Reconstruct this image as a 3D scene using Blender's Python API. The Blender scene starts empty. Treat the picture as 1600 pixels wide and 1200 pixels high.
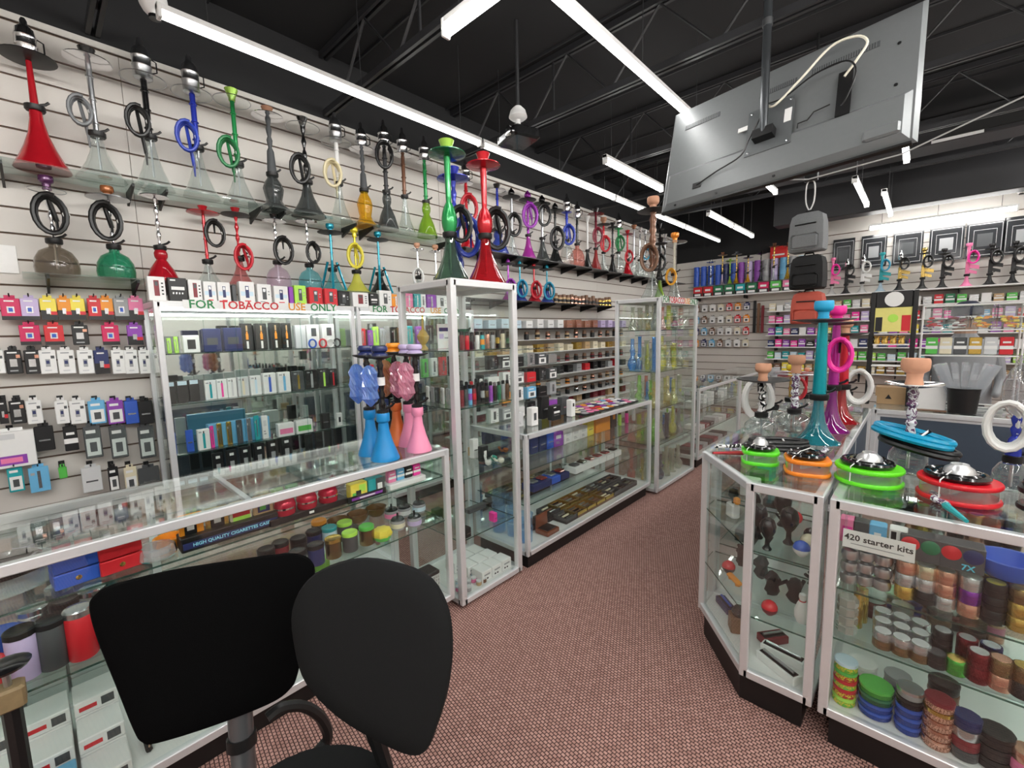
import bpy, math, random
from mathutils import Matrix, Vector
random.seed(7)
S = bpy.context.scene
C = S.collection
PI = math.pi
# ---------------- camera ----------------
CAMZ = 1.6
FPX = 689.0                                   # focal length in pixels of the 1600x1200 frame
EX = Vector((0.7347, 0.0607, -0.6756)); EY = Vector((0.6771, -0.0995, 0.7291)); EX.normalize()
EY = (EY - EX * EY.dot(EX)).normalized(); EZ = EX.cross(EY)
EZ = -EZ if EZ.y > 0 else EZ                   # world axes seen in camera coordinates (x right, y down, z forward)
ca = bpy.data.cameras.new('camera'); cam = bpy.data.objects.new('camera', ca); C.objects.link(cam)
ca.sensor_width = 36; ca.lens = FPX / 1600 * 36; ca.clip_start = .02
cr = Vector((EX.x, EY.x, EZ.x)); cd = Vector((EX.y, EY.y, EZ.y)); cf = Vector((EX.z, EY.z, EZ.z))
cam.matrix_world = Matrix(((cr.x, -cd.x, -cf.x, 0), (cr.y, -cd.y, -cf.y, 0), (cr.z, -cd.z, -cf.z, CAMZ), (0, 0, 0, 1)))
S.camera = cam
# ---------------- world and exposure ----------------
w = bpy.data.worlds.new('world'); S.world = w; w.use_nodes = True
w.node_tree.nodes['Background'].inputs[0].default_value = (.9, .95, 1, 1)
w.node_tree.nodes['Background'].inputs[1].default_value = .15
vs = S.view_settings
vs.view_transform = 'Standard'; vs.look = 'None'; vs.exposure = 1.1; vs.gamma = 1; vs.use_curve_mapping = False
S.cycles.max_bounces = 10; S.cycles.transparent_max_bounces = 48; S.cycles.glossy_bounces = 4
S.cycles.sample_clamp_indirect = 4
TUBE = 15.0
def ray(px, py):
    c = Vector((px - 800, py - 600, FPX)); return cr * c.x + cd * c.y + cf * c.z
def at(px, py, x=None, y=None, z=None):       # the point of a real plane that shows at a place of the photograph
    d = ray(px, py)
    t = x / d.x if x is not None else y / d.y if y is not None else (z - CAMZ) / d.z
    return Vector((0, 0, CAMZ)) + d * t
def pr(p):
    q = Vector(p) - Vector((0, 0, CAMZ)); c = q.dot(cf); return 800 + FPX * q.dot(cr) / c, 600 + FPX * q.dot(cd) / c
def yof(px, x, z):                             # where along a shelf (fixed x and height) a column of the photograph falls
    py = 500
    for _ in range(4):
        y = at(px, py, x=x).y; py = pr((x, y, z))[1]
    return y
def xof(px, y, z):
    py = 500
    for _ in range(4):
        x = at(px, py, y=y).x; py = pr((x, y, z))[1]
    return x
def zat(x, y, py):                             # height above a floor spot that shows at row py
    a, b = -.5, 4.2
    for _ in range(30):
        m = (a + b) / 2
        if pr((x, y, m))[1] > py: a = m
        else: b = m
    return a
def rad(px, p, wpx):                           # true radius of a round thing that shows wpx wide
    dep = (p - Vector((0, 0, CAMZ))).dot(cf); u = (px - 800) / FPX
    return wpx / 2 * dep / FPX / math.sqrt(1 + u * u)
# ---------------- materials ----------------
MT = {}
def mat(col, rough=.45, metal=0., spec=.5, coat=0., noise=.06, ns=40., bump=0., emit=0.):
    k = (tuple(col), rough, metal, spec, coat, noise, ns, bump, emit)
    if k in MT: return MT[k]
    m = bpy.data.materials.new('paint_%02x%02x%02x' % tuple(int(255 * min(1, c)) for c in col)); m.use_nodes = True
    nt = m.node_tree; b = nt.nodes['Principled BSDF']
    b.inputs['Roughness'].default_value = rough; b.inputs['Metallic'].default_value = metal
    b.inputs['Specular IOR Level'].default_value = spec; b.inputs['Coat Weight'].default_value = coat
    tc = nt.nodes.new('ShaderNodeTexCoord'); n = nt.nodes.new('ShaderNodeTexNoise'); n.inputs['Scale'].default_value = ns
    nt.links.new(tc.outputs['Object'], n.inputs['Vector'])
    mx = nt.nodes.new('ShaderNodeMix'); mx.data_type = 'RGBA'
    mx.inputs[6].default_value = (*[c * (1 - noise) for c in col], 1); mx.inputs[7].default_value = (*[min(1, c * (1 + noise)) for c in col], 1)
    nt.links.new(n.outputs['Fac'], mx.inputs[0]); nt.links.new(mx.outputs[2], b.inputs['Base Color'])
    if bump:
        bp = nt.nodes.new('ShaderNodeBump'); bp.inputs['Strength'].default_value = bump; bp.inputs['Distance'].default_value = .002
        nt.links.new(n.outputs['Fac'], bp.inputs['Height']); nt.links.new(bp.outputs[0], b.inputs['Normal'])
    if emit:
        b.inputs['Emission Color'].default_value = (*col, 1); b.inputs['Emission Strength'].default_value = emit
    MT[k] = m; return m
def glass(col=(1, 1, 1), body=0., ior=1.45, rough=.0, gain=1.):
    k = ('g', tuple(col), body, ior, rough, gain)
    if k in MT: return MT[k]
    m = bpy.data.materials.new('glass_%02x%02x%02x' % tuple(int(255 * min(1, c)) for c in col)); m.use_nodes = True
    nt = m.node_tree; N = nt.nodes.new; L = nt.links.new; nt.nodes.clear()
    o = N('ShaderNodeOutputMaterial'); t = N('ShaderNodeBsdfTransparent'); g = N('ShaderNodeBsdfGlossy'); f = N('ShaderNodeLayerWeight'); mx = N('ShaderNodeMixShader')
    t.inputs[0].default_value = (*col, 1); g.inputs['Roughness'].default_value = rough; g.inputs[0].default_value = (1, 1, 1, 1); f.inputs[0].default_value = .5
    pw = N('ShaderNodeMath'); pw.operation = 'POWER'; pw.inputs[1].default_value = 5; L(f.outputs['Facing'], pw.inputs[0])
    ma = N('ShaderNodeMath'); ma.operation = 'MULTIPLY_ADD'; f0 = ((ior - 1) / (ior + 1)) ** 2; ma.inputs[1].default_value = 1 - f0; ma.inputs[2].default_value = f0; L(pw.outputs[0], ma.inputs[0]); fac = ma.outputs[0]
    if gain != 1:
        ml = N('ShaderNodeMath'); ml.operation = 'MULTIPLY'; ml.use_clamp = True; ml.inputs[1].default_value = gain; L(fac, ml.inputs[0]); fac = ml.outputs[0]
    base = t.outputs[0]
    if body:
        d = N('ShaderNodeBsdfDiffuse'); nz = N('ShaderNodeTexNoise'); nz.inputs['Scale'].default_value = 9
        d.inputs[0].default_value = (*col, 1); m2 = N('ShaderNodeMixShader'); m2.inputs[0].default_value = body
        L(t.outputs[0], m2.inputs[1]); L(d.outputs[0], m2.inputs[2]); base = m2.outputs[0]
    L(fac, mx.inputs[0]); L(base, mx.inputs[1]); L(g.outputs[0], mx.inputs[2]); L(mx.outputs[0], o.inputs[0])
    MT[k] = m; return m
def emis(col, s):
    k = ('e', tuple(col), s)
    if k in MT: return MT[k]
    m = bpy.data.materials.new('lamp_light'); m.use_nodes = True; nt = m.node_tree; nt.nodes.clear()
    o = nt.nodes.new('ShaderNodeOutputMaterial'); e = nt.nodes.new('ShaderNodeEmission'); e.inputs[0].default_value = (*col, 1); e.inputs[1].default_value = s
    nt.links.new(e.outputs[0], o.inputs[0]); MT[k] = m; return m
ALU = mat((.72, .73, .745), .36, .4, noise=.03)
BLK = mat((.006, .006, .0065), .45)
BLKG = mat((.006, .006, .0065), .16, coat=.3)
WHT = mat((.80, .80, .79), .4, noise=.02)
CHR = mat((.80, .80, .82), .12, 1., noise=.02)
STEEL = mat((.55, .56, .58), .28, 1., noise=.04)
GOLD = mat((.75, .52, .16), .22, 1.)
PANE = glass((.965, .985, .975))
CLEAR = glass((.93, .96, .95), .03)
MIRROR = mat((.80, .84, .83), .03, 1., noise=.0)
SLATE = mat((.055, .075, .105), .4)
# ---------------- mesh building ----------------
class MB:
    def __init__(s): s.v = []; s.f = []; s.m = []; s.s = []
    def add(s, vs, fs, m=0, sm=False, T=None):
        b = len(s.v); s.v += [tuple(T @ Vector(p)) for p in vs] if T else [tuple(p) for p in vs]
        for f in fs: s.f.append([i + b for i in f]); s.m.append(m); s.s.append(sm)
        return s
    def box(s, x0, x1, y0, y1, z0, z1, m=0, T=None):
        vs = [(x, y, z) for z in (z0, z1) for y in (y0, y1) for x in (x0, x1)]
        return s.add(vs, [(0, 2, 3, 1), (4, 5, 7, 6), (0, 1, 5, 4), (2, 6, 7, 3), (0, 4, 6, 2), (1, 3, 7, 5)], m, False, T)
    def cbox(s, x0, x1, y0, y1, z0, z1, c=.004, m=0, T=None):          # box with chamfered upright and top edges
        def ring(i, z): return [(x0 + i + c, y0 + i, z), (x1 - i - c, y0 + i, z), (x1 - i, y0 + i + c, z), (x1 - i, y1 - i - c, z), (x1 - i - c, y1 - i, z), (x0 + i + c, y1 - i, z), (x0 + i, y1 - i - c, z), (x0 + i, y0 + i + c, z)]
        vs = ring(c, z0) + ring(0, z0 + c) + ring(0, z1 - c) + ring(c, z1); fs = [tuple(range(7, -1, -1)), tuple(range(24, 32))]
        for k in range(3): fs += [(k * 8 + i, k * 8 + (i + 1) % 8, k * 8 + 8 + (i + 1) % 8, k * 8 + 8 + i) for i in range(8)]
        return s.add(vs, fs, m, False, T)
    def lathe(s, prof, n=18, m=0, T=None, sm=True, twist=0., flute=0, fa=.06, cap=True):
        vs = []; fs = []
        z0 = prof[0][1]; zz = (prof[-1][1] - z0) or 1
        for r, z in prof:
            for i in range(n):
                a = 2 * PI * i / n + twist * (z - z0) / zz; q = r * (1 + fa * math.cos(flute * a)) if flute else r
                vs.append((q * math.cos(a), q * math.sin(a), z))
        k = len(prof)
        for j in range(k - 1): fs += [(j * n + i, j * n + (i + 1) % n, (j + 1) * n + (i + 1) % n, (j + 1) * n + i) for i in range(n)]
        if cap:
            if prof[0][0] > 1e-4: fs.append(tuple(range(n - 1, -1, -1)))
            if prof[-1][0] > 1e-4: fs.append(tuple((k - 1) * n + i for i in range(n)))
        return s.add(vs, fs, m, sm, T)
    def tube(s, pts, r, n=7, m=0, closed=False, T=None, r2=None):
        P = [Vector(p) for p in pts]; k = len(P); vs = []; fs = []
        up = None
        for i in range(k):
            a = P[(i - 1) % k] if closed or i else P[0]; b = P[(i + 1) % k] if closed or i < k - 1 else P[-1]
            t = (b - a).normalized() if (b - a).length > 1e-7 else Vector((0, 0, 1))
            if up is None: up = t.orthogonal().normalized()
            up = (up - t * up.dot(t)); up = up.normalized() if up.length > 1e-6 else t.orthogonal().normalized()
            sd = t.cross(up); rr = r if r2 is None else r + (r2 - r) * i / (k - 1)
            for j in range(n):
                q = 2 * PI * j / n; vs.append(P[i] + (up * math.cos(q) + sd * math.sin(q)) * rr)
        for i in range(k if closed else k - 1):
            e = (i + 1) % k; fs += [(i * n + j, i * n + (j + 1) % n, e * n + (j + 1) % n, e * n + j) for j in range(n)]
        if not closed: fs += [tuple(range(n - 1, -1, -1)), tuple((k - 1) * n + j for j in range(n))]
        return s.add(vs, fs, m, True, T)
    def prism(s, poly, z0, z1, m=0, T=None):
        n = len(poly); vs = [(x, y, z0) for x, y in poly] + [(x, y, z1) for x, y in poly]
        return s.add(vs, [tuple(range(n - 1, -1, -1)), tuple(range(n, 2 * n))] + [(i, (i + 1) % n, n + (i + 1) % n, n + i) for i in range(n)], m, False, T)
    def mesh(s, name, mats):
        me = bpy.data.meshes.new(name); me.from_pydata(s.v, [], s.f)
        for x in (mats if isinstance(mats, (list, tuple)) else [mats]): me.materials.append(x)
        me.polygons.foreach_set('material_index', s.m); me.polygons.foreach_set('use_smooth', s.s)
        if any(s.s): me.set_sharp_from_angle(angle=.7)
        me.update(); return me
    def build(s, name, mats, parent=None, loc=None, rot=None):
        return link(name, s.mesh(name, mats), parent, loc, rot)
def link(name, me, parent=None, loc=None, rot=None):
    o = bpy.data.objects.new(name, me); C.objects.link(o); o.parent = parent
    if loc is not None: o.location = loc
    if rot is not None: o.rotation_euler = rot if isinstance(rot, (tuple, list)) else (0, 0, rot)
    return o
def crv(pts, n=5):                            # smooth curve through points
    P = [Vector(q) for q in pts]; P = [P[0]] + P + [P[-1]]; out = []
    for i in range(1, len(P) - 2):
        a, b, c, d = P[i - 1:i + 3]
        for s in range(n):
            t = s / n; out.append(.5 * (2 * b + (c - a) * t + (2 * a - 5 * b + 4 * c - d) * t * t + (3 * b - a - 3 * c + d) * t ** 3))
    return out + [P[-1]]
SEEN = {}
def tag(o, label, cat, group=None):
    label = ' '.join(label.split())
    if label in SEEN and (SEEN[label] != group or not group): print('SAME LABEL', label)
    SEEN[label] = group
    o['label'] = label; o['category'] = cat
    if group: o['group'] = group
    return o
def thing(name, label, cat, loc=(0, 0, 0), rz=0, group=None):
    return tag(link(name, None, None, loc, rz), label, cat, group)
def struct(name, mb, m, parent=None, label=None):
    o = mb.build(name, m, parent)
    if parent is None: o['kind'] = 'structure'
    if label: o['label'] = label; 
    return o
ORD = ['first', 'second', 'third', 'fourth', 'fifth', 'sixth', 'seventh', 'eighth', 'ninth', 'tenth', 'eleventh', 'twelfth', 'thirteenth', 'fourteenth', 'fifteenth', 'sixteenth', 'seventeenth', 'eighteenth', 'nineteenth', 'twentieth']
ORD += ['twenty-' + o for o in ORD[:9]] + ['thirtieth'] + ['thirty-' + o for o in ORD[:9]]
def ordlabels(descs, where, anchor):          # one label for each thing of a row: its look, else its place in the row
    out = []; n = {}
    for d in descs:
        n[d] = n.get(d, 0) + 1
        out.append('%s %s' % (d, where) if descs.count(d) == 1 else '%s %s from %s %s' % (ORD[n[d] - 1], d, anchor, where))
    return out
def text_mesh(name, s, size, mats, parent, M4, ext=.0006):
    cu = bpy.data.curves.new(name, 'FONT'); cu.body = s; cu.size = size; cu.extrude = ext; cu.align_x = 'CENTER'; cu.align_y = 'CENTER'; cu.resolution_u = 2; cu.offset = size * .018
    o = bpy.data.objects.new(name, cu); C.objects.link(o)
    me = bpy.data.meshes.new_from_object(o.evaluated_get(bpy.context.evaluated_depsgraph_get())); bpy.data.objects.remove(o)
    me.materials.clear(); me.materials.append(mats)
    t = link(name, me, parent); t.matrix_local = M4; return t
def frame4(o, xa, ya):                        # a text's plane: origin, reading direction, up direction
    xa = Vector(xa).normalized(); ya = Vector(ya).normalized(); za = xa.cross(ya); o = Vector(o)
    return Matrix(((xa.x, ya.x, za.x, o.x), (xa.y, ya.y, za.y, o.y), (xa.z, ya.z, za.z, o.z), (0, 0, 0, 1)))
# ---------------- room shell ----------------
def carpet():
    m = bpy.data.materials.new('carpet_weave'); m.use_nodes = True; nt = m.node_tree; N = nt.nodes.new; L = nt.links.new; b = nt.nodes['Principled BSDF']
    tc = N('ShaderNodeTexCoord'); mp = N('ShaderNodeMapping'); mp.inputs['Rotation'].default_value = (0, 0, .12); L(tc.outputs['Object'], mp.inputs[0])
    br = N('ShaderNodeTexBrick'); br.inputs['Scale'].default_value = 30; br.inputs['Brick Width'].default_value = .55; br.inputs['Row Height'].default_value = .42
    br.inputs['Mortar Size'].default_value = .075; br.inputs['Mortar Smooth'].default_value = .6; br.inputs['Color1'].default_value = (.56, .335, .29, 1); br.inputs['Color2'].default_value = (.42, .235, .20, 1); br.inputs['Mortar'].default_value = (.075, .042, .04, 1)
    nz = N('ShaderNodeTexNoise'); nz.inputs['Scale'].default_value = 90; nz.inputs['Detail'].default_value = 3
    L(mp.outputs[0], br.inputs[0]); L(mp.outputs[0], nz.inputs[0])
    mx = N('ShaderNodeMix'); mx.data_type = 'RGBA'; mx.blend_type = 'OVERLAY'; mx.inputs[0].default_value = .35; L(br.outputs[0], mx.inputs[6]); L(nz.outputs[0], mx.inputs[7]); L(mx.outputs[2], b.inputs['Base Color'])
    b.inputs['Roughness'].default_value = .95; b.inputs['Specular IOR Level'].default_value = .1
    bp = N('ShaderNodeBump'); bp.inputs['Strength'].default_value = .7; bp.inputs['Distance'].default_value = .004; bp.invert = True; L(br.outputs['Fac'], bp.inputs['Height']); L(bp.outputs[0], b.inputs['Normal'])
    return m
WL, WB = -3.97, 9.6
X1, Y0 = 3.6, -2.6
struct('floor', MB().box(WL - .1, X1, Y0, WB + .1, -.06, 0), carpet(), label='brown-maroon woven loop carpet of the shop')
PAINT = mat((.62, .59, .55), .55, noise=.03, ns=3)
GROOVE = mat((.13, .085, .06), .7)
SLATM = mat((.62, .59, .55), .45, noise=.03, ns=2.5)
wl = struct('wall_left', MB().box(WL - .1, WL - .014, Y0, WB + .1, 0, 4.05), GROOVE, label='off-white slatwall with dark horizontal grooves')
wb = struct('wall_back', MB().box(WL - .1, X1, WB + .014, WB + .12, 0, 4.05), GROOVE, label='slatwall across the far end of the shop')
P6 = .1505
for k, (a, b, dx) in enumerate(((Y0, .565, 0), (.568, 3.17, 0), (3.18, 6.4, -.006), (6.403, WB, -.006))):
    me = MB().box(-.014, 0, a, b, .006, P6 - .006).mesh('slat', SLATM)
    for i in range(23): link('slat', me, wl, (WL + dx, 0, .075 + i * P6 - .08))
mb = MB().box(WL, X1, 0, .014, .006, P6 - .006); me = mb.mesh('slat', SLATM)
for i in range(21): link('slat', me, wb, (0, WB, .0 + i * P6))
struct('trim_1', MB().box(WL, WL + .012, Y0, WB, 3.462, 3.5), mat((.6, .58, .54), .5), label='narrow cap strip along the slatwall top')
BLKWALL = mat((.008, .008, .009), .85)
struct('trim_2', MB().box(WL - .005, WL + .01, Y0, WB, 3.5, 4.05), BLKWALL, label='black painted band of wall above the slatwall')
struct('trim_3', MB().box(-1.62, X1, WB - .01, WB + .02, 3.17, 4.05), PAINT, label='plain wall above the far slatwall')
struct('trim_4', MB().box(WL, -1.62, WB - .012, WB + .02, 3.0, 4.05), BLKWALL, label='black upper wall in the far corner')
struct('wall_right', MB().box(X1, X1 + .1, Y0, WB, 0, 4.05), PAINT)
struct('wall_front', MB().box(WL, X1, Y0 - .1, Y0, 0, 4.05), PAINT)
ceil = struct('ceiling', MB().box(WL - .1, X1 + .1, Y0 - .1, WB + .1, 4.05, 4.15), BLKWALL, label='black painted roof deck')
JOIST = mat((.018, .018, .02), .5)
for y in (.45, 1.95, 3.4, 4.85, 6.3, 7.6):
    j = MB()
    for dz in (3.52, 3.99):
        for s in (-.035, .011): j.box(WL + .02, X1, y + s, y + s + .024, dz, dz + .05)
    jo = j.build('joist', JOIST, ceil)
    pts = []; x = WL + .3; up = False
    while x < X1 - .3:
        pts.append((x, y, 4.0 if up else 3.545)); x += .42; up = not up
    MB().tube(pts, .012, 6).build('web', JOIST, jo)
    MB().box(WL + 1.4, WL + 1.416, y - .01, y + .006, 3.57, 3.99).build('brace', JOIST, jo)
for i in range(11): MB().box(WL, X1, -2.2 + i * 1.1, -2.185 + i * 1.1, 4.03, 4.05).build('deck_seam', JOIST, ceil)
MB().cbox(-1.9, X1, 8.45, 8.75, 3.24, 4.04, .01).build('girder', JOIST, ceil)
# black duct across the far ceiling
d = thing('air_duct', 'black painted rectangular air duct below the far ceiling', 'duct')
MB().cbox(-2.9, 3.2, 6.95, 7.35, 3.56, 3.85, .01).build('duct_body', mat((.02, .02, .022), .55), d)
for x in (-1.6, 0.4, 2.2): MB().box(x - .3, x + .3, 6.93, 6.95, 3.6, 3.8).build('register', mat((.01, .01, .01), .6), d)
MB().box(-.05, .35, 6.945, 6.949, 3.57, 3.6).build('sticker', WHT, d)
# ---------------- lamps ----------------
def lamp(p, q, label, group=None, r=.019, k=1.):
    p = Vector(p); q = Vector(q); L = (q - p).length
    t = thing('tube_lamp', label, 'lamp', p, math.atan2(q.y - p.y, q.x - p.x), group)
    MB().tube([(.02, 0, 0), (L - .02, 0, 0)], r, 10).build('tube', emis((1, .985, .95), TUBE * k), t)
    MB().box(0, L, -.022, .022, r + .002, r + .03).build('housing', WHT, t)
    for x in (0, L - .02): MB().cbox(x, x + .02, -.026, .026, -r - .004, r + .03, .004).build('end_cap', WHT, t)
    for x in [k * L for k in (.1, .5, .9) if not 6.9 < p.y + k * L < 7.4]: MB().tube([(x, 0, r + .03), (x, 0, 4.03 - p.z)], .003, 5).build('hanger_wire', JOIST, t)
    return t
ys = [.6, 2.93, 5.3, 7.6, 9.35]
for i in range(4): lamp((-3.03, ys[i] + .01, 3.3), (-3.03, ys[i + 1] - .01, 3.3), '%s tube lamp of the long row along the hookah wall' % ('security-camera-end', 'second', 'third', 'far end')[i], 'lamps along the hookah wall', k=.36)
lamp((-1.48, -.75, 3.3), (-1.48, 1.6, 3.3), 'bright tube lamp before the one reaching the television', None)
lamp((-1.48, 1.75, 3.3), (-1.48, 4.15, 3.3), 'bright tube lamp running up to the television corner')
lamp((-1.48, 5.9, 3.3), (-1.48, 6.63, 3.3), 'short tube lamp peeping out under the television')
lamp((-1.99, 1.675, 3.22), (-.8, 1.675, 3.22), 'crosswise tube lamp near the projector', r=.03)
lamp((-2.44, 4.07, 3.3), (-2.44, 5.4, 3.3), 'yellowish tube lamp between projector and television', r=.028)
lamp((-2.16, 6.2, 3.1), (-2.16, 7.2, 3.1), 'tube lamp over the far counter', 'lamps over the far counter')
lamp((-2.16, 7.23, 3.1), (-2.16, 8.28, 3.1), 'tube lamp over the far counter end', 'lamps over the far counter')
lamp((-.225, 5.75, 3.3), (-.225, 6.4, 3.3), 'short tube lamp hanging by the television corner', r=.026)
lamp((-.61, 5.98, 3.1), (-.61, 7.33, 3.1), 'tube lamp above the grey backpack')
lamp((-.415, 6.8, 3.1), (-.415, 8.22, 3.1), 'tube lamp beside the one above the grey backpack')
lamp((-.72, 9.2, 3.12), (.86, 9.2, 3.12), 'long crosswise tube lamp in front of the framed posters', r=.028)
for i, (x, a, b) in enumerate(((.6, -2.3, .0), (.6, .1, 2.4), (.6, 2.5, 3.7), (2.2, -2.3, 0), (2.2, .1, 2.4), (2.2, 2.5, 4.8), (2.2, 5, 7.3), (-.5, -2.4, -.3), (1.5, 7, 9))):  # assumed lamps out of view, stronger than the seen rows, added to brighten the shop
    lamp((x, a, 3.3), (x, b, 3.3), '%s added fill tube lamp over the unseen rest of the shop' % ORD[i], 'added fill lamps over the rest of the shop', r=.03, k=1.9)
# ---------------- display cases ----------------
def bar(mb, p, q, t=.03, h=.03, m=0):          # square extrusion from p to q
    p = Vector(p); q = Vector(q); L = (q - p).length
    if abs(q.z - p.z) > L * .9: return mb.cbox(p.x - t / 2, p.x + t / 2, p.y - t / 2, p.y + t / 2, p.z, q.z, .003, m)
    a = math.atan2(q.y - p.y, q.x - p.x); T = Matrix.Translation(p) @ Matrix.Rotation(a, 4, 'Z')
    return mb.cbox(0, L, -t / 2, t / 2, -h / 2, h / 2, .003, m, T)
def inset(poly, k):
    cx = sum(p[0] for p in poly) / len(poly); cy = sum(p[1] for p in poly) / len(poly)
    return [(x + (k if x < cx else -k), y + (k if y < cy else -k)) for x, y in poly]
def case(name, label, poly, z1, shelves, edges, zb=.1, cat='display case', deck=WHT, top='glass', post=.032, midrail=None, sback=.0):
    t = thing(name, label, cat, (0, 0, 0)); n = len(poly); fr = MB(); pi = inset(poly, post / 2)
    for i in range(n):
        p, q = pi[i], pi[(i + 1) % n]
        bar(fr, (*p, zb), (*p, z1 - .001), post)
        for z in (zb + .017, z1 - .0185): bar(fr, (*p, z), (*q, z), post, .034)
    fr.build('frame', ALU, t)
    for i in range(n):
        p, q = Vector((*pi[i], 0)), Vector((*pi[(i + 1) % n], 0)); u = (q - p).normalized(); a = p + u * post / 2; b = q - u * post / 2; nn = Vector((-u.y, u.x, 0)) * .003
        k = edges[i]
        if k == 'g':
            MB().prism([tuple((a - nn)[:2]), tuple((b - nn)[:2]), tuple((b + nn)[:2]), tuple((a + nn)[:2])], zb + .034, z1 - .033).build('glass_pane', PANE, t)
        elif k == 'm':
            L = (b - a).length; T = Matrix.Translation(a) @ Matrix.Rotation(math.atan2(u.y, u.x), 4, 'Z')
            ctr = Vector((sum(c[0] for c in poly) / n, sum(c[1] for c in poly) / n, 0)); side = 1 if (ctr - a).dot(Vector((-u.y, u.x, 0))) > 0 else -1
            for h in range(2):
                x0, x1 = L * h / 2 + (.0 if h == 0 else -.01), L * (h + 1) / 2; o = .004 * h
                d_ = MB().box(x0 + .02, x1 - .02, -.003 + o, .003 + o, zb + .055, z1 - .055, 0, T)
                d_.m[3 if side > 0 else 2] = 1
                do = d_.build('sliding_door', [SLATE, MIRROR], t)
                f_ = MB(); 
                for (xa, xb, za, zc) in ((x0, x1, zb + .035, zb + .055), (x0, x1, z1 - .055, z1 - .034), (x0, x0 + .02, zb + .055, z1 - .055), (x1 - .02, x1, zb + .055, z1 - .055)): f_.box(xa, xb, -.005 + o, .005 + o, za, zc, 0, T)
                f_.build('door_frame', ALU, do)
    for z in shelves:
        sh_ = MB().prism(inset(poly, post * .7), z - .007, z); sh_.m[2:] = [1] * n; sh_.build('glass_shelf', [SHELFG, SHELFE], t)
    MB().prism(inset(poly, post * .6), zb + .004, zb + .03).build('deck', deck, t)
    if top == 'glass': MB().prism(inset(poly, .004), z1, z1 + .006).build('top_glass', PANE, t)
    else: MB().prism(inset(poly, .002), z1 - .004, z1 + .004).build('top_panel', WHT, t)
    if zb > .03: MB().prism(inset(poly, .035), 0, zb).build('kick_base', BLK, t)
    return t
SHELFG = glass((.93, .97, .955), ior=1.45)
SHELFE = glass((.10, .20, .16), .25)
def rect(x0, x1, y0, y1): return [(x0, y0), (x1, y0), (x1, y1), (x0, y1)]
LCB, LCF = -2.46, -1.87
LC = case('glass_counter', 'long glass counter with jars and cups beside the office chairs', rect(LCB, LCF, -.95, 1.495), .98, [.575, .83], 'ggnm')
MB().box(LCB + .03, LCF - .03, .505, .525, .965, .979).build('cross_bar', ALU, LC)
T1 = case('tower_case', 'tall glass tower case with green and red hookahs on top', rect(-2.39, -1.87, 1.55, 2.08), 1.9, [.40, .767, 1.18, 1.51], 'gggg', zb=.02, top='panel', post=.04)
case('glass_counter', 'long glass counter between the two tower cases', rect(-2.39, -1.85, 2.115, 3.95), .94, [.45, .69], 'ngnm')
T2 = case('tower_case', 'wide tower case of glass water pipes with tobacco sign', rect(-2.27, -1.8, 3.985, 4.94), 1.9, [.48, .84, 1.2, 1.6], 'gggg', zb=.02, top='panel', post=.035)
case('glass_counter', 'far glass counter beyond the wide tower case', rect(-2.3, -1.8, 5.05, 6.6), .93, [.4, .68], 'ngnm')
case('glass_counter', 'farthest glass counter toward the back slatwall', rect(-2.3, -1.8, 6.62, 8.2), .93, [.4, .68], 'ggnm')
case('corner_counter', 'five-sided corner display case at the aisle end', [(-.785, 2.29), (-.455, 1.905), (-.226, 1.905), (-.226, 2.43), (-.785, 2.43)], .98, [.40, .69], 'gggng', zb=.13)
case('glass_counter', 'glass counter of herb grinders with starter kits sign', rect(-.207, 1.25, 1.9, 2.43), .98, [.445, .645], 'ggmg', zb=.13)
case('glass_counter', 'glass counter under the teal, purple and red hookahs', rect(-.785, -.24, 2.45, 4.19), .98, [.42, .69], 'nmng', zb=.12)
case('glass_counter', 'dark-backed counter behind the staff area', rect(-.24, 1.7, 4.2, 4.72), .98, [.45, .69], 'mngg', zb=.12)
# wall cases with mirrored backs
def wallcase(label, y0, y1, shelves):
    t = case('wall_case', label, rect(-3.93, -3.5, y0, y1), 1.85, shelves, 'gggn', zb=.1, top='panel', post=.034)
    MB().box(-3.925, -3.919, y0 + .03, y1 - .03, .14, 1.81).build('mirror_back', MIRROR, t)
    MB().box(-3.53, -3.51, y0 + .04, y1 - .04, 1.795, 1.812).build('light_strip', emis((1, 1, .97), 9.), t)
    for a in (.33, .66): MB().box(-3.503, -3.497, y0 + (y1 - y0) * a - .002, y0 + (y1 - y0) * a + .002, .14, 1.81).build('door_edge', glass((.8, .9, .87)), t)
    return t
BC1 = wallcase('mirror-backed wall case of vape kits beside the hanging packs', .53, 1.855, [.855, 1.19, 1.52])
BC2 = wallcase('mirror-backed wall case partly behind the first tower case', 1.875, 3.2, [.855, 1.19, 1.52])
TG, TR, TO = mat((.02, .22, .07), .5), mat((.55, .02, .03), .5), mat((.75, .30, .03), .5)
def tobacco(parent, o, xa, width, h):
    o = Vector(o); xa = Vector(xa); z = Vector((0, 0, 1)); nrm = xa.cross(z)
    c = [o + xa * (s * width / 2) + z * (k * h / 2) + nrm * e for e in (0, .002) for k in (-1, 1) for s in (-1, 1)]
    s_ = MB().add(c, [(0, 2, 3, 1), (4, 5, 7, 6), (0, 1, 5, 4), (2, 6, 7, 3), (0, 4, 6, 2), (1, 3, 7, 5)]).build('sign_strip', WHT, parent)
    for wd, m, u in (('FOR', TG, -.40), ('TOBACCO', TR, -.115), ('USE', TO, .195), ('ONLY', TG, .395)):
        text_mesh('lettering', wd, h * 1.32, m, s_, frame4(o + xa * (u * width) + nrm * .003, xa, z))
tobacco(BC1, (-3.498, 1.19, 1.834), (0, 1, 0), 1.02, .058)
tobacco(BC2, (-3.498, 2.5, 1.834), (0, 1, 0), 1.02, .058)
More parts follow.
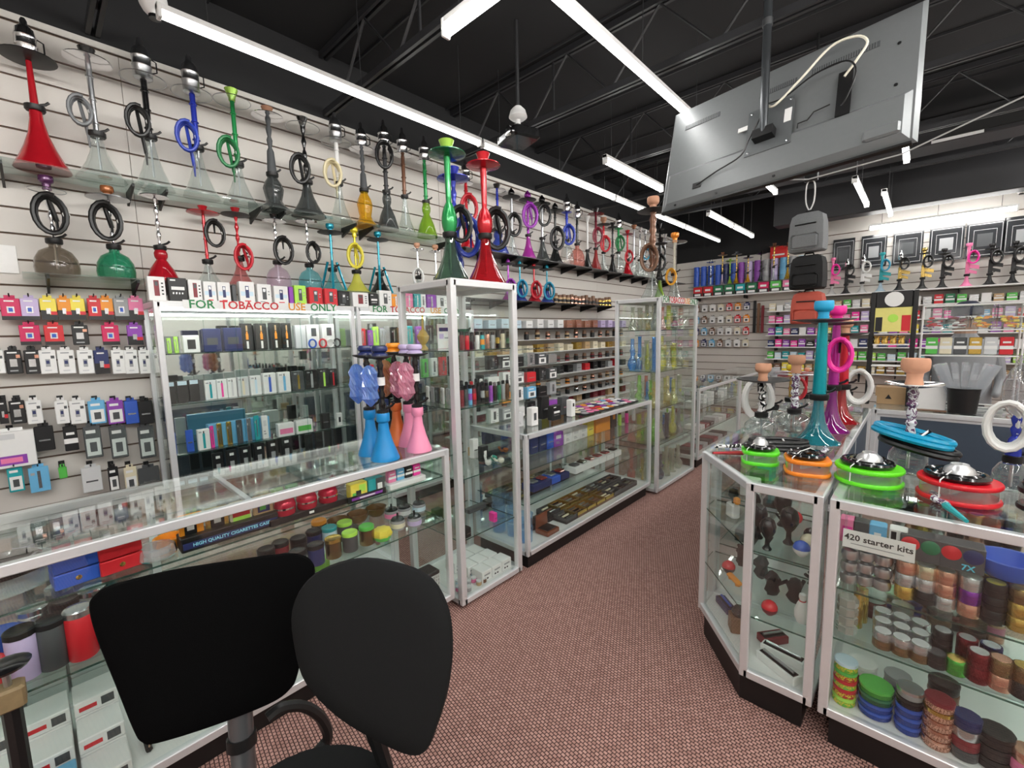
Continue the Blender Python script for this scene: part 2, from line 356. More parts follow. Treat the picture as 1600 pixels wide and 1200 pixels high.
tobacco(T2, (-1.798, 4.46, 1.884), (0, 1, 0), .86, .062)
# ---------------- wall shelves ----------------
def bracket(y, z, x=WL, d=.27):
    return MB().prism([(0, 0), (d, 0), (d, -.018), (.05, -.07), (0, -.085)], -.006, .006, 0, Matrix.Translation((x, y, z)) @ Matrix.Rotation(PI / 2, 4, 'X'))
def wshelf(y0, y1, z, label, m, brk, d=.31, group=None):
    t = thing('wall_shelf', label, 'shelf', (0, 0, 0), 0, group)
    MB().box(WL + .003, WL + d, y0, y1, z - .008, z).build('shelf_board', m, t)
    for y in brk: bracket(y, z - .008).build('bracket', BLK, t)
WSG = glass((.86, .92, .90), .05)
for (a, b, z, l) in ((-.12, .58, 2.6, 'under the red and chrome hookahs'), (.6, 1.32, 2.6, 'under the blue and green hookahs'), (1.34, 2.08, 2.6, 'under the smoky hookahs'), (2.1, 3.16, 2.6, 'under the amber and lime hookahs'), (.0, .55, 2.0, 'under the dome hookahs'), (.57, 1.75, 2.0, 'under the red and mauve hookahs'), (1.77, 2.9, 2.0, 'under the blue tripod hookahs')):
    wshelf(a, b, z, 'clear glass wall shelf ' + l, WSG, [a + .1, b - .05])
BSH = mat((.02, .02, .022), .3)
wshelf(3.25, 6.2, 2.54, 'long black upper wall shelf beyond the tower case', BSH, [3.3 + .42 * i for i in range(7)])
wshelf(6.22, 9.3, 2.54, 'far black upper wall shelf toward the corner', BSH, [6.3 + .42 * i for i in range(7)])
wshelf(3.25, 6.6, 2.0, 'black wall shelf under the teal hookahs', BSH, [3.4 + .5 * i for i in range(7)])
for k, z in enumerate((1.66, 1.51, 1.34, 1.18, 1.016, .843, .69, .553, .36)):
    wshelf(3.3, 7.2, z, '%s white stocked wall shelf down from the black one' % ORD[k], [BSH, WHT][k > 0], [], d=.26 + .01 * k)
# ---------------- hookahs ----------------
BASES = {
 'cone': [(1, 0), (.99, .03), (.80, .16), (.56, .36), (.36, .58), (.24, .82), (.22, 1)],
 'flare': [(1, 0), (1, .02), (.74, .10), (.50, .25), (.33, .45), (.24, .70), (.20, 1)],
 'dome': [(.86, 0), (.96, .04), (1, .22), (.93, .48), (.72, .68), (.42, .78), (.27, .82), (.27, 1)],
 'vase': [(1, 0), (.95, .04), (.60, .16), (.44, .28), (.52, .45), (.58, .60), (.48, .75), (.30, .88), (.26, 1)],
 'bell': [(1, 0), (1, .05), (.72, .36), (.42, .56), (.30, .64), (.40, .72), (.42, .82), (.34, .90), (.34, 1)],
 'globe': [(.5, 0), (.8, .10), (1, .35), (.95, .6), (.65, .82), (.34, .93), (.3, 1)],
 'flask': [(1, 0), (1, .03), (.92, .10), (.62, .35), (.40, .60), (.34, .78), (.46, .82), (.46, .97), (.40, 1)],
}
def stem_prof(kind, h, r):
    n = 16; P = []
    for i in range(n + 1):
        t = i / n
        if kind == 'straight':
            if i % 5 == 3: P += [(r, h * (t - .012)), (r * 1.4, h * (t - .008)), (r * 1.4, h * (t + .008)), (r, h * (t + .012))]
            elif i in (0, n): P.append((r, h * t))
            continue
        elif kind == 'taper': k = 1.3 - .45 * t
        elif kind == 'twist': k = 1 + .45 * math.sin(i * 1.7)
        elif kind == 'egg': k = 1.6 + 1.5 * math.sin(PI * min(1, t / .42)) if t < .40 else 1.05 + .5 * (t - .4)
        elif kind == 'bal': k = (2.1 - 1.5 * t) if t < .45 else 1.0 + .3 * math.sin(i * 2.1)
        else: k = 1 + .25 * math.sin(i * 2.4)
        P.append((r * k, h * t))
    return P
def bowl_prof(r, h): return [(r * .58, 0), (r * .64, h * .06), (r * .54, h * .28), (r * .60, h * .46), (r * .92, h * .56), (r, h * .68), (r, h * .90), (r * .93, h), (r * .75, h), (r * .6, h * .85)]
def hose_path(R, turns, rz, ax=.8, tail=0., n=16):
    p = []
    for i in range(int(n * turns) + 1):
        a = 2 * PI * i / n + 1.2; q = i / n
        p.append((R * ax * math.cos(a) * (1 - .05 * q), .021 * q - .021 * turns / 2, R * math.sin(a) * (1 - .05 * q)))
    if tail:
        x, y, z = p[-1]
        for k in range(1, 5): p.append((x + .012 * k * .5, y + .006 * k, z - tail * k / 4))
    return p
def hookah(label, base, P, zt, rb, bmat, smat, bf=.36, stem='straight', tray=None, top=None, hose=None, group=None, rs=None, face=None, fl=0, legs=None, collar=BLK, tf=None, hy=0.):
    """P base point; zt top height; rb base radius; tray=(mat, radius, thin); top=('lantern'|'bowl'|'ball'|'cup', mat); hose=(mat, R, height fraction, side offset, tail)"""
    P = Vector(P); H = zt - P.z
    a = math.atan2(-P.y, -P.x) if face is None else face           # turned to face the shop floor
    t = thing('hookah', label, 'hookah', P, a + PI / 2, group)
    hb = H * bf; tf = tf or {'lantern': .735, 'bowl': .86, 'ball': .86, 'cup': .9, 'pot': .9, None: .96}[top[0] if top else None]
    MB().lathe([(r * rb, z * hb) for r, z in BASES[base]], 20, 0, None, True, 0, fl, .05).build('base', bmat, t)
    rs = rs or max(.010, H * .0185)
    mb = MB().lathe(stem_prof(stem, H * tf - hb + .02, rs), 12); o = mb.build('stem', smat, t, (0, 0, hb - .02))
    cr_ = max(rb * .28, rs * 1.35); MB().lathe([(cr_ + .006, 0), (cr_ + .01, .006), (cr_ + .01, .03), (cr_ * .8, .036)], 14).build('collar', collar, o, (0, 0, 0))
    MB().tube([(0, 0, -hb * .7), (0, 0, 0)], .006, 6).build('down_pipe', STEEL, o)
    MB().tube([(0, 0, .03), (.03 + rs, 0, .05), (.045 + rs, 0, .065)], .007, 6).build('hose_port', collar, o)
    if tray:
        m, r, th = tray
        if th: MB().tube([(r * math.cos(2 * PI * i / 24), r * math.sin(2 * PI * i / 24), 0) for i in range(24)], .0025, 5, 0, True).lathe([(r * .35, -.004), (r * .7, -.002), (r, 0)], 24, 1, None, True, cap=False).build('tray', [STEEL, CLEAR], t, (0, 0, H * tf))
        else: MB().lathe([(rs * 1.2, -.008), (r * .5, -.006), (r, .006), (r * .99, .011), (r * .5, .0), (rs, .0)], 24).build('tray', m, t, (0, 0, H * tf))
    if top:
        k, m = top; hh = H * (1 - tf); z = H * tf
        if k == 'lantern':
            r = min(hh * .215, .05)
            o = MB().lathe([(r * .8, 0), (r, .008), (r, hh * .30), (r * 1.06, hh * .32), (r, hh * .36), (r, hh * .52), (r * 1.06, hh * .54), (r * .95, hh * .6), (r * .85, hh * .72), (r * .5, hh * .80), (r * .35, hh * .84), (r * .35, hh * .93), (r * .2, hh)], 16).build('wind_cover', m, t, (0, 0, z))
            MB().tube([(r, 0, hh * .55), (r * 1.5, 0, hh * .5), (r * 1.5, 0, hh * .25), (r, 0, hh * .2)], .004, 5).build('handle', BLK, o)
        elif k == 'bowl': MB().lathe(bowl_prof(hh * .42, hh), 16).build('bowl', m, t, (0, 0, z))
        elif k == 'pot': r = hh * .72; MB().lathe([(r * .75, 0), (r, hh * .14), (r * .95, hh * .34), (r * .7, hh * .46), (r * .95, hh * .6), (r, hh * .8), (r * .88, hh), (r * .6, hh * .9)], 18).build('bowl', m, t, (0, 0, z))
        elif k == 'cup': MB().lathe([(hh * .25, 0), (hh * .3, hh * .3), (hh * .55, hh), (hh * .45, hh), (hh * .2, hh * .4)], 16).build('bowl', m, t, (0, 0, z))
        elif k == 'ball':
            r = hh * .36; MB().lathe([(r * .5, 0), (r * .4, hh * .15)] + [(max(.001, r * math.sin(q)), hh * .5 - r * 1.1 * math.cos(q)) for q in [i * PI / 7 for i in range(1, 7)]] + [(r * .3, hh * .92), (r * .25, hh)], 14).build('bowl', m, t, (0, 0, z))
    if hose:
        m, R, hf, dx, tail = hose
        ho = MB().tube(hose_path(R, 3.1, 0, .62, tail), max(.0085, R * .115), 7).build('hose', m, t, (dx, -.05 - rs if not hy else hy + rs, H * hf))
        MB().tube([(0, 0, 0), (0, 0, -.07)], .008, 7, r2=.005).build('hose_tip', m if tail else BLK, ho, (hose_path(R, 3.1, 0, .62, tail)[-1]))
        MB().tube([(R * .62 - .004, -.012, .01), (R * .62 - .004, .012, .01)], R * .115 + .005, 6).build('tie', WHT, ho)
    if legs:
        for k in range(3):
            q = 2 * PI * k / 3 + .5; MB().tube([(math.cos(q) * rb * .4, math.sin(q) * rb * .4, hb * 1.35), (math.cos(q) * rb * 1.15, math.sin(q) * rb * 1.15, .012)], .011, 7).build('leg', legs, t)
    return t
def M3(c, **k): return mat(c, k.pop('rough', .22), k.pop('metal', .35), coat=.4, **k)
RED, BLUE, GREEN, TEAL, PURP, YEL, LIME, ORA, PINK, BROWN, CREAM, GREY, MAROON = [M3(c) for c in ((.50, .01, .02), (.02, .04, .42), (.02, .30, .08), (.01, .30, .42), (.35, .03, .42), (.75, .62, .03), (.35, .60, .08), (.75, .25, .02), (.85, .05, .35), (.20, .09, .05), (.70, .60, .38), (.09, .10, .11), (.20, .01, .03))]
RUB = {k: mat(c, .38, noise=.03) for k, c in dict(black=(.006, .006, .0065), grey=(.16, .17, .18), blue=(.02, .05, .40), green=(.01, .18, .05), cream=(.68, .60, .38), red=(.55, .015, .03), purple=(.30, .03, .40), yellow=(.75, .65, .05), teal=(.02, .30, .48), pink=(.9, .03, .38), white=(.75, .76, .74), brown=(.18, .09, .05), maroon=(.22, .01, .03), orange=(.8, .38, .02)).items()}
TERRA = mat((.62, .32, .20), .6)
def G(c, b=.12): return glass(c, b)
GCLR, GSMK, GAMB, GGRN, GRED, GTEAL, GBLU, GYEL, GLIM, GMAU, GMAG = glass((.84, .88, .87), .06, gain=2.2), G((.26, .28, .28)), G((.85, .58, .06), .2), G((.08, .46, .28), .25), G((.62, .02, .04), .45), G((.40, .72, .76)), G((.10, .16, .60), .3), G((.86, .85, .20), .35), G((.40, .62, .08), .3), G((.82, .72, .80)), G((.62, .08, .55), .35)
GDK = glass((.10, .11, .11), .1)
def wallhk(px, pyt, wpx, z, label, base, bm, sm, zb=None, x=-3.8, trw=None, hs=None, **k):
    P = Vector((x, yof(px, x, z), z)); zt = zat(x, P.y, pyt)
    if z < 2.1: zt = min(zt, 2.57 if P.y < 3.2 else 2.515)      # stays under the shelf above
    rb = rad(px, P, wpx)
    if trw: k['tray'] = (trw[0], rad(px, P, trw[1]), len(trw) > 2)
    if hs: k['hose'] = (RUB[hs[0]], rad(px, P, hs[1]), hs[2], hs[3], hs[4])
    return hookah(label, base, P, zt, rb, bm, sm, **k)
UP = 'hookahs on the upper glass shelves'; LO = 'hookahs on the lower glass shelves'; FU = 'hookahs on the black upper shelf'
Z1 = 2.6
wallhk(68, 28, 96, Z1, 'tall glossy red hookah with wide black tray on upper glass shelf', 'cone', RED, RED, trw=(BLK, 94), top=('lantern', CHR), bf=.42, stem='taper', group=UP)
wallhk(160, 76, 84, Z1, 'all-silver hookah with chrome tray and grey hose on glass shelf', 'cone', GCLR, STEEL, trw=(CHR, 78), top=('cup', BLKG), hs=('grey', 56, .48, -.06, .18), stem='straight', group=UP)
wallhk(243, 60, 66, Z1, 'clear hookah with black stem, black hose and silver wind cover', 'cone', GCLR, BLKG, trw=(CLEAR, 72, 1), top=('lantern', STEEL), hs=('black', 56, .42, -.05, .25), group=UP)
wallhk(316, 86, 60, Z1, 'clear hookah with royal blue stem and blue hose', 'cone', GCLR, BLUE, trw=(CLEAR, 64, 1), top=('lantern', STEEL), hs=('blue', 52, .40, -.05, .25), group=UP)
wallhk(377, 140, 56, Z1, 'hookah with green stem, green hose and pale green bowl', 'cone', GCLR, GREEN, trw=(CLEAR, 58, 1), top=('cup', LIME), hs=('green', 50, .42, -.05, .2), group=UP)
wallhk(430, 168, 54, Z1, 'hookah with matte charcoal stem and smoky ribbed vase', 'vase', GSMK, mat((.06, .065, .07), .6), trw=(CHR, 50), top=('cup', TERRA), stem='bal', fl=8, rs=.017, group=UP)
wallhk(483, 184, 56, Z1, 'black twisted-stem hookah with wire ring tray on smoky bell', 'cone', GSMK, BLKG, trw=(CLEAR, 52, 1), top=('cup', BLKG), hs=('black', 46, .45, -.04, .22), stem='twist', group=UP)
wallhk(533, 176, 38, Z1, 'hookah with white stem and cream hose on clear base', 'cone', GCLR, WHT, trw=(CLEAR, 46, 1), top=('lantern', STEEL), hs=('cream', 42, .42, -.04, .2), group=UP)
wallhk(572, 192, 40, Z1, 'hookah with amber ribbed base and charcoal stem', 'vase', GAMB, mat((.06, .065, .07), .6), trw=(CHR, 38), top=('lantern', CHR), stem='bal', fl=8, group=UP)
wallhk(607, 188, 34, Z1, 'smoky hookah with black and white spiral hose', 'bell', GSMK, mat((.04, .04, .045), .5), trw=(CHR, 32), top=('lantern', CHR), hs=('black', 40, .66, 0, 0), group=UP)
wallhk(635, 200, 30, Z1, 'clear hookah with dark stem next to the lime one', 'cone', GCLR, BROWN, trw=(CHR, 30), top=('lantern', CHR), group=UP)
wallhk(668, 213, 32, Z1, 'hookah with lime green base and green stem by wall joint', 'bell', GLIM, GREEN, trw=(CHR, 26), top=('lantern', CHR), group=UP)
Z2 = 2.0
wallhk(92, 262, 76, Z2, 'chrome hookah with smoky dome and purple bowl, braided black hose', 'dome', G((.45, .40, .34)), CHR, top=('bowl', M3((.10, .03, .10))), trw=(CLEAR, 60, 1), hs=('black', 84, .60, 0, .12), stem='twist', group=LO)
wallhk(184, 276, 64, Z2, 'chrome hookah with emerald green dome and brown bowl', 'dome', GGRN, CHR, top=('bowl', M3((.36, .12, .04))), trw=(STEEL, 70), hs=('black', 74, .60, -.02, .12), stem='twist', group=LO)
wallhk(256, 294, 54, Z2, 'bowl-less chrome hookah with deep red glass bell', 'bell', GRED, CHR, trw=(CHR, 46), stem='twist', bf=.4, group=LO)
wallhk(328, 322, 46, Z2, 'small red hookah with red saucer tray and black hose', 'cone', GCLR, RED, trw=(RED, 52), top=('cup', RED), hs=('black', 48, .64, .06, 0), bf=.3, group=LO)
wallhk(378, 312, 44, Z2, 'red-stemmed hookah with dark tray and red ring hose', 'cone', G((.8, .45, .45)), RED, trw=(BLK, 46), top=('cup', RED), hs=('red', 44, .36, .03, .1), stem='twist', group=LO)
wallhk(437, 330, 40, Z2, 'chrome hookah with mauve glass base and black looped hose', 'dome', GMAU, CHR, trw=(CHR, 38), top=('cup', BLKG), hs=('black', 46, .5, .05, 0), stem='twist', group=LO)
wallhk(486, 342, 38, Z2, 'chrome hookah with pale teal base and folded black hose', 'dome', GTEAL, CHR, trw=(CHR, 36), hs=('black', 34, .52, .04, .04), stem='twist', group=LO)
wallhk(522, 343, 40, Z2, 'bright blue tripod hookah with pale base', 'cone', GTEAL, TEAL, trw=(BLK, 40), top=('bowl', TEAL), legs=TEAL, bf=.33, group=LO)
wallhk(559, 347, 42, Z2, 'all-yellow hookah with yellow looped hose', 'cone', GYEL, YEL, top=('bowl', YEL), hs=('yellow', 38, .55, 0, .1), bf=.33, group=LO)
wallhk(595, 358, 38, Z2, 'bright blue tripod hookah with dark navy base', 'cone', GDK, TEAL, trw=(BLK, 34), top=('bowl', TEAL), legs=TEAL, bf=.33, group=LO)
wallhk(655, 380, 24, Z2, 'small chrome hookah with terracotta bowl behind the green hookah', 'dome', GCLR, CHR, trw=(CHR, 22), top=('bowl', TERRA), hs=('white', 26, .35, 0, 0), group=LO)
wallhk(683, 383, 22, Z2, 'small chrome hookah with terracotta bowl next to the first', 'dome', GCLR, CHR, trw=(CHR, 20), top=('bowl', TERRA), group=LO)
# beyond the wall joint, black shelves
Z3 = 2.54
F = [(731, 250, 26, 'slim red hookah with silver cover behind the big red one', 'cone', GRED, RED, (CHR, 24), ('lantern', CHR), ('red', 40, .45)),
 (779, 288, 34, 'hookah with blue stem and blue bell on black shelf', 'bell', GBLU, BLUE, (CHR, 28), ('cup', BLKG), ('black', 30, .45)),
 (801, 294, 24, 'hookah with round black bowl and silver stem', 'cone', GCLR, STEEL, (BLK, 28), ('ball', BLKG), ('black', 34, .45)),
 (826, 298, 26, 'magenta hookah with purple hose under black tray', 'cone', GMAG, PURP, (BLK, 27), ('ball', PURP), ('purple', 36, .62)),
 (848, 305, 26, 'smoky hookah with round black bowl and large hose ring', 'cone', GSMK, STEEL, (BLK, 27), ('ball', BLKG), ('black', 32, .68)),
 (868, 317, 26, 'black hookah with round black bowl and low hose ring', 'cone', GDK, BLKG, (BLK, 26), ('ball', BLKG), ('black', 34, .4)),
 (886, 303, 22, 'blue hookah with silver wind cover and blue tail hose', 'dome', GCLR, BLUE, (BLUE, 17), ('lantern', CHR), ('blue', 30, .42)),
 (902, 315, 24, 'clear hookah with pink pouch and silver wind cover', 'dome', G((.85, .5, .45)), BLKG, (CLEAR, 18), ('lantern', CHR), None),
 (918, 338, 18, 'hookah with white glass stem and dark foot', 'cone', GDK, WHT, None, ('cup', WHT), None),
 (931, 326, 20, 'maroon hookah with pointed black top', 'cone', G((.5, .08, .08), .3), MAROON, (MAROON, 26), ('cup', BLKG), ('maroon', 24, .55)),
 (943, 340, 18, 'red hookah with terracotta bowl and dark tray', 'cone', GCLR, RED, (BLK, 22), ('bowl', TERRA), ('red', 24, .5)),
 (957, 348, 16, 'all-black slim hookah beside the green one', 'cone', GDK, BLKG, (BLK, 16), ('cup', BLKG), None),
 (966, 333, 20, 'green hookah with silver wind cover and green tail hose', 'dome', GCLR, GREEN, (GREEN, 15), ('lantern', CHR), ('green', 22, .5)),
 (980, 360, 20, 'red hookah with red pouch beside clear hookahs', 'cone', GRED, RED, (MAROON, 18), ('cup', RED), ('red', 20, .4)),
 (990, 352, 16, 'clear glass hookah with copper-coloured top', 'vase', GCLR, STEEL, (CHR, 14), ('cup', M3((.3, .12, .06))), None),
 (999, 356, 16, 'clear glass hookah with chrome tray', 'dome', GCLR, CHR, (CHR, 16), ('cup', CHR), None),
 (1007, 360, 14, 'clear hookah with turquoise hose', 'dome', GCLR, CHR, (CHR, 14), ('cup', STEEL), ('teal', 18, .5)),
 (1030, 350, 14, 'black hookah half hidden by the brown one', 'cone', GDK, BLKG, (BLK, 14), ('cup', BLKG), ('black', 20, .5)),
 (1038, 366, 12, 'clear hookah behind the black and lime one', 'dome', GCLR, STEEL, (CHR, 12), ('cup', CHR), None)]
for px, pyt, wd, lab, bs, bm, sm, tr, tp, hs in F:
    wallhk(px, pyt, wd, Z3, lab + ('' if len(lab.split()) > 5 else ' on the black shelf'), bs, bm, sm, trw=tr, top=tp, hs=(hs[0], hs[1], hs[2], .03, .16 if hs[0] in ('blue', 'green', 'purple') else 0) if hs else None, group=FU, x=-3.8)
for px, pyt, lab, m, g in ((795, 395, 'purple hookah with black tray above the white shelves', PURP, GMAG), (813, 394, 'teal hookah with teal hose beside the purple one', TEAL, GBLU), (835, 399, 'red hookah between two teal ones on black shelf', RED, GRED), (855, 402, 'teal hookah with long teal tail hose beside the wooden pipes', TEAL, GBLU)):
    wallhk(px, pyt, 24, 2.0, lab, 'cone', g, m, trw=(BLK, 24), top=('ball', m), hs=('teal' if m is TEAL else 'red' if m is RED else 'purple', 26, .3, .03, .14), group='hookahs above the white shelves')
# on the tower cases
def onhk(px, pyt, x, y, z, wpx, label, base, bm, sm, trw=None, hs=None, **k):
    P = Vector((x, y, z)); zt = zat(x, y, pyt)
    if trw: k['tray'] = (trw[0], rad(px, P, trw[1]), len(trw) > 2)
    if hs: k['hose'] = (RUB[hs[0]], rad(px, P, hs[1]), hs[2], hs[3], hs[4])
    return hookah(label, base, P, zt, rad(px, P, wpx), bm, sm, **k)
TT = 1.905
onhk(708, 220, -2.16, 1.80, TT, 62, 'big green hookah with dark green tray on the tower case', 'cone', glass((.22, .36, .27), .12, gain=2.5), GREEN, trw=(M3((.02, .14, .06)), 58), top=('cup', LIME), hs=('black', 54, .44, .07, .1), hy=.03, stem='egg', rs=.0155, fl=8, bf=.36)
onhk(758, 240, -2.01, 1.955, TT, 60, 'big glossy red hookah with red tray on the tower case', 'cone', glass((.55, .02, .03), .35, gain=2.2), RED, trw=(RED, 52), top=('cup', RED), hs=('black', 62, .44, .075, .12), hy=.03, stem='egg', rs=.0155, fl=8, bf=.38)
onhk(694, 262, -2.31, 1.97, TT, 44, 'blue hookah with blue saucer tray behind the big green one', 'vase', GBLU, BLUE, trw=(BLUE, 50), top=('cup', BLUE), hs=('blue', 60, .42, .08, .1), stem='bal', rs=.016)
onhk(1018, 308, -2.0, 4.24, TT, 38, 'hookah with carved brown wooden stem and clear base', 'cone', GCLR, BROWN, trw=(BLK, 50), top=('bowl', TERRA), hs=('brown', 42, .40, -.03, .1), stem='bumps', rs=.03, bf=.3)
onhk(1041, 372, -2.06, 4.55, TT, 22, 'black-stemmed hookah with lime base on wide tower case', 'cone', GLIM, BLKG, trw=(BLK, 22), top=('cup', BLKG), hs=('black', 26, .6, 0, 0))
onhk(1065, 364, -1.98, 4.72, TT, 28, 'clear hookah with orange bowl and orange hose', 'cone', GCLR, glass((.95, .93, .85), .3), trw=(CLEAR, 38, 1), top=('bowl', ORA), hs=('orange', 26, .35, -.03, .05), bf=.4)
# ---------------- merchandise builders ----------------
def PM(c, rough=.4): return mat(c, rough, noise=.03)
K = dict(white=(.82, .82, .81), black=(.011, .011, .012), red=(.62, .02, .03), crimson=(.60, .01, .10), blue=(.03, .10, .50), sky=(.15, .45, .72), navy=(.02, .03, .12), teal=(.02, .35, .38), green=(.10, .50, .08), lime=(.45, .80, .10), dkgreen=(.02, .18, .08), orange=(.85, .30, .02), yellow=(.85, .70, .08), pink=(.85, .22, .42), hot=(.85, .04, .35), purple=(.28, .06, .42), lilac=(.55, .45, .70), grey=(.35, .36, .37), ltgrey=(.62, .63, .64), dkgrey=(.07, .075, .08), brown=(.18, .09, .05), tan=(.50, .34, .18), cream=(.75, .68, .50), gold=(.70, .48, .12), rose=(.72, .38, .28), silver=(.60, .61, .63), maroon=(.22, .02, .03), ice=(.60, .75, .85), bronze=(.30, .20, .10))
def kc(n): return PM(K[n]) if n not in ('gold', 'rose', 'silver', 'bronze') else mat(K[n], .25, .9)
CACHE = {}
def pack_mesh(name, w, d, h, body, deco, tab=False, clear=False, side=None):
    k = (name, round(w, 3), round(d, 3), round(h, 3), body, tuple(deco), tab, clear, side)
    if k in CACHE: return CACHE[k]
    cols = [body] + ([side] if side else []); mb = MB().cbox(-w / 2, w / 2, -d, 0, 0, h, min(.003, d / 4))
    if side:
        for i in range(len(mb.f)):
            ys_ = [mb.v[j][1] for j in mb.f[i]]
            if max(ys_) > -d + .001 + min(.003, d / 4): mb.m[i] = 1
    e = .0008
    for (u0, u1, v0, v1, c) in deco:
        if c not in cols: cols.append(c)
        xs = (-w / 2 + u0 * w, -w / 2 + u1 * w); zs = (v0 * h, v1 * h)
        mb.add([(xs[0], -d - e, zs[0]), (xs[1], -d - e, zs[0]), (xs[1], -d - e, zs[1]), (xs[0], -d - e, zs[1])], [(0, 1, 2, 3)], cols.index(c)); e += .0003
    if tab: mb.box(-w * .28, w * .28, -.004, -.001, h, h + .018)
    ms = [kc(c) for c in cols]
    if clear:
        ms.append(CLEAR); mb.cbox(-w * .45, w * .45, -d - .022, -d - .001, h * .05, h * .92, .006, len(ms) - 1)
    CACHE[k] = mb.mesh(name, ms); return CACHE[k]
ST = {   # printed fronts: (u0, u1, v0, v1, colour)
 'kit': [(.34, .64, .22, .82, 'dkgrey'), (.40, .58, .6, .76, 'silver'), (.74, .86, .60, .66, 'grey'), (.74, .86, .45, .51, 'grey'), (.15, .5, .08, .13, 'grey')],
 'kitred': [(.34, .64, .2, .85, 'maroon'), (.40, .58, .62, .80, 'dkgrey'), (.76, .88, .7, .76, 'black'), (.76, .88, .55, .61, 'black'), (.76, .88, .4, .46, 'black'), (.76, .88, .25, .31, 'black')],
 'kitblue': [(.08, .9, .34, .54, 'ice'), (.38, .62, .25, .80, 'navy'), (.42, .58, .62, .76, 'silver'), (.3, .7, .08, .13, 'red')],
 'blk': [(.15, .85, .48, .62, 'white'), (.12, .4, .86, .92, 'white'), (.2, .28, .30, .38, 'silver'), (.36, .44, .30, .38, 'silver'), (.52, .60, .30, .38, 'silver'), (.68, .76, .30, .38, 'silver')],
 'coilred': [(.0, 1, .0, .18, 'black'), (.30, .68, .32, .62, 'silver'), (.38, .6, .38, .56, 'blue'), (.2, .7, .84, .9, 'white')],
 'coilor': [(.0, .55, .0, .45, 'black'), (.55, 1, .0, .24, 'black'), (.34, .62, .28, .54, 'silver'), (.6, 1, .24, .40, 'red'), (.2, .7, .84, .9, 'white')],
 'coilblk': [(.25, .7, .30, .62, 'silver'), (.66, .92, .66, .80, 'rose'), (.15, .75, .86, .92, 'white'), (.2, .7, .1, .16, 'grey')],
 'coilwht': [(.34, .62, .3, .62, 'grey'), (.38, .58, .42, .56, 'navy'), (.68, .9, .64, .76, 'dkgrey'), (.2, .7, .86, .91, 'grey'), (.25, .65, .12, .17, 'ltgrey')],
 'card': [(.1, .9, .08, .62, 'white'), (.3, .7, .2, .5, 'dkgrey'), (.15, .7, .78, .88, 'white')],
 'vap': [(.40, .62, .40, .62, 'orange'), (.45, .57, .62, .70, 'orange'), (.42, .60, .06, .34, 'white'), (.44, .58, .72, .92, 'tan')],
 'wht': [(.2, .75, .55, .8, 'ltgrey'), (.2, .5, .3, .36, 'grey'), (.2, .6, .2, .25, 'grey')],
 'dev': [(.42, .58, .15, .85, 'silver'), (.1, .3, .7, .8, 'grey')],
 'plain': [], 'band': [(0, 1, .3, .5, 'white'), (.2, .8, .65, .75, 'white')], 'dark': [(.2, .8, .4, .46, 'silver')],
 'pouch': [(.0, 1, .0, .38, 'black'), (.15, .85, .08, .3, 'white'), (.2, .8, .55, .75, 'white')],
}
def DEV(c): return [(.40, .60, .08, .80, c), (.45, .55, .80, .92, 'silver'), (.1, .34, .84, .9, 'grey')]
def box(name, label, cat, P, w, d, h, body, deco, rz=PI / 2, group=None, tab=False, clear=False, side=None):
    dk = ST[deco] if isinstance(deco, str) else deco
    return tag(link(name, pack_mesh(name, w, d, h, body, dk, tab, clear, side), None, P, rz), label, cat, group)
def bottle_mesh(name, r, h, col, cap='black', glassy=None, n=12, capf=.22, band=None, sh=0):
    k = (name, round(r, 4), round(h, 3), col, cap, glassy, capf, band, sh)
    if k in CACHE: return CACHE[k]
    b = h * (1 - capf)
    mb = MB().lathe([(r * .92, 0), (r, .002), (r, b * .94), (r * (.9 if not sh else .45), b)], n)
    mb.lathe([(r * (.8 if not sh else .4), b), (r * (.86 if not sh else .45), b + .001), (r * (.82 if not sh else .4), h * .97), (r * .3, h)], n, 1)
    if band: mb.lathe([(r * 1.015, b * .3), (r * 1.015, b * .7)], n, 2, None, True, cap=False)
    CACHE[k] = mb.mesh(name, [kc(col) if glassy is None else glassy, kc(cap)] + ([kc(band)] if band else [])); return CACHE[k]
def jar_mesh(name, r, h, col, lid, glassy=None, lf=.24, ridge=True):
    k = ('jar', name, round(r, 4), round(h, 3), col, lid, glassy, lf, ridge)
    if k in CACHE: return CACHE[k]
    b = h * (1 - lf); n = 20
    mb = MB().lathe([(r * .94, 0), (r, .003), (r, b * .97), (r * .93, b)], n)
    mb.lathe([(r * .93, b), (r * 1.02, b + .001), (r * 1.02, h * .97), (r * .9, h), (r * .82, h * .985)], n, 1, None, True, 0, 10 if ridge else 0, .012)
    CACHE[k] = mb.mesh(name, [kc(col) if glassy is None else glassy, kc(lid)]); return CACHE[k]
def grinder_mesh(name, r, h, col, top, win=None):
    k = ('gr', name, round(r, 4), round(h, 3), col, top, win)
    if k in CACHE: return CACHE[k]
    n = 24; c1 = mat(K[col], .25, .85) if col not in ('black',) else PM(K[col], .3)
    mb = MB().lathe([(r * .96, 0), (r, .002), (r, h * .42), (r * .95, h * .44), (r * .95, h * .47), (r, h * .49), (r, h * .96), (r * .95, h), (r * .8, h)], n, 0, None, True, 0, 12, .008)
    mb.lathe([(r * .80, h), (r * .78, h + .001)], n, 1)
    CACHE[k] = mb.mesh(name, [c1, kc(top) if win is None else win]); return CACHE[k]
def put(name, me, label, cat, P, rz=0, group=None): return tag(link(name, me, None, P, rz), label, cat, group)
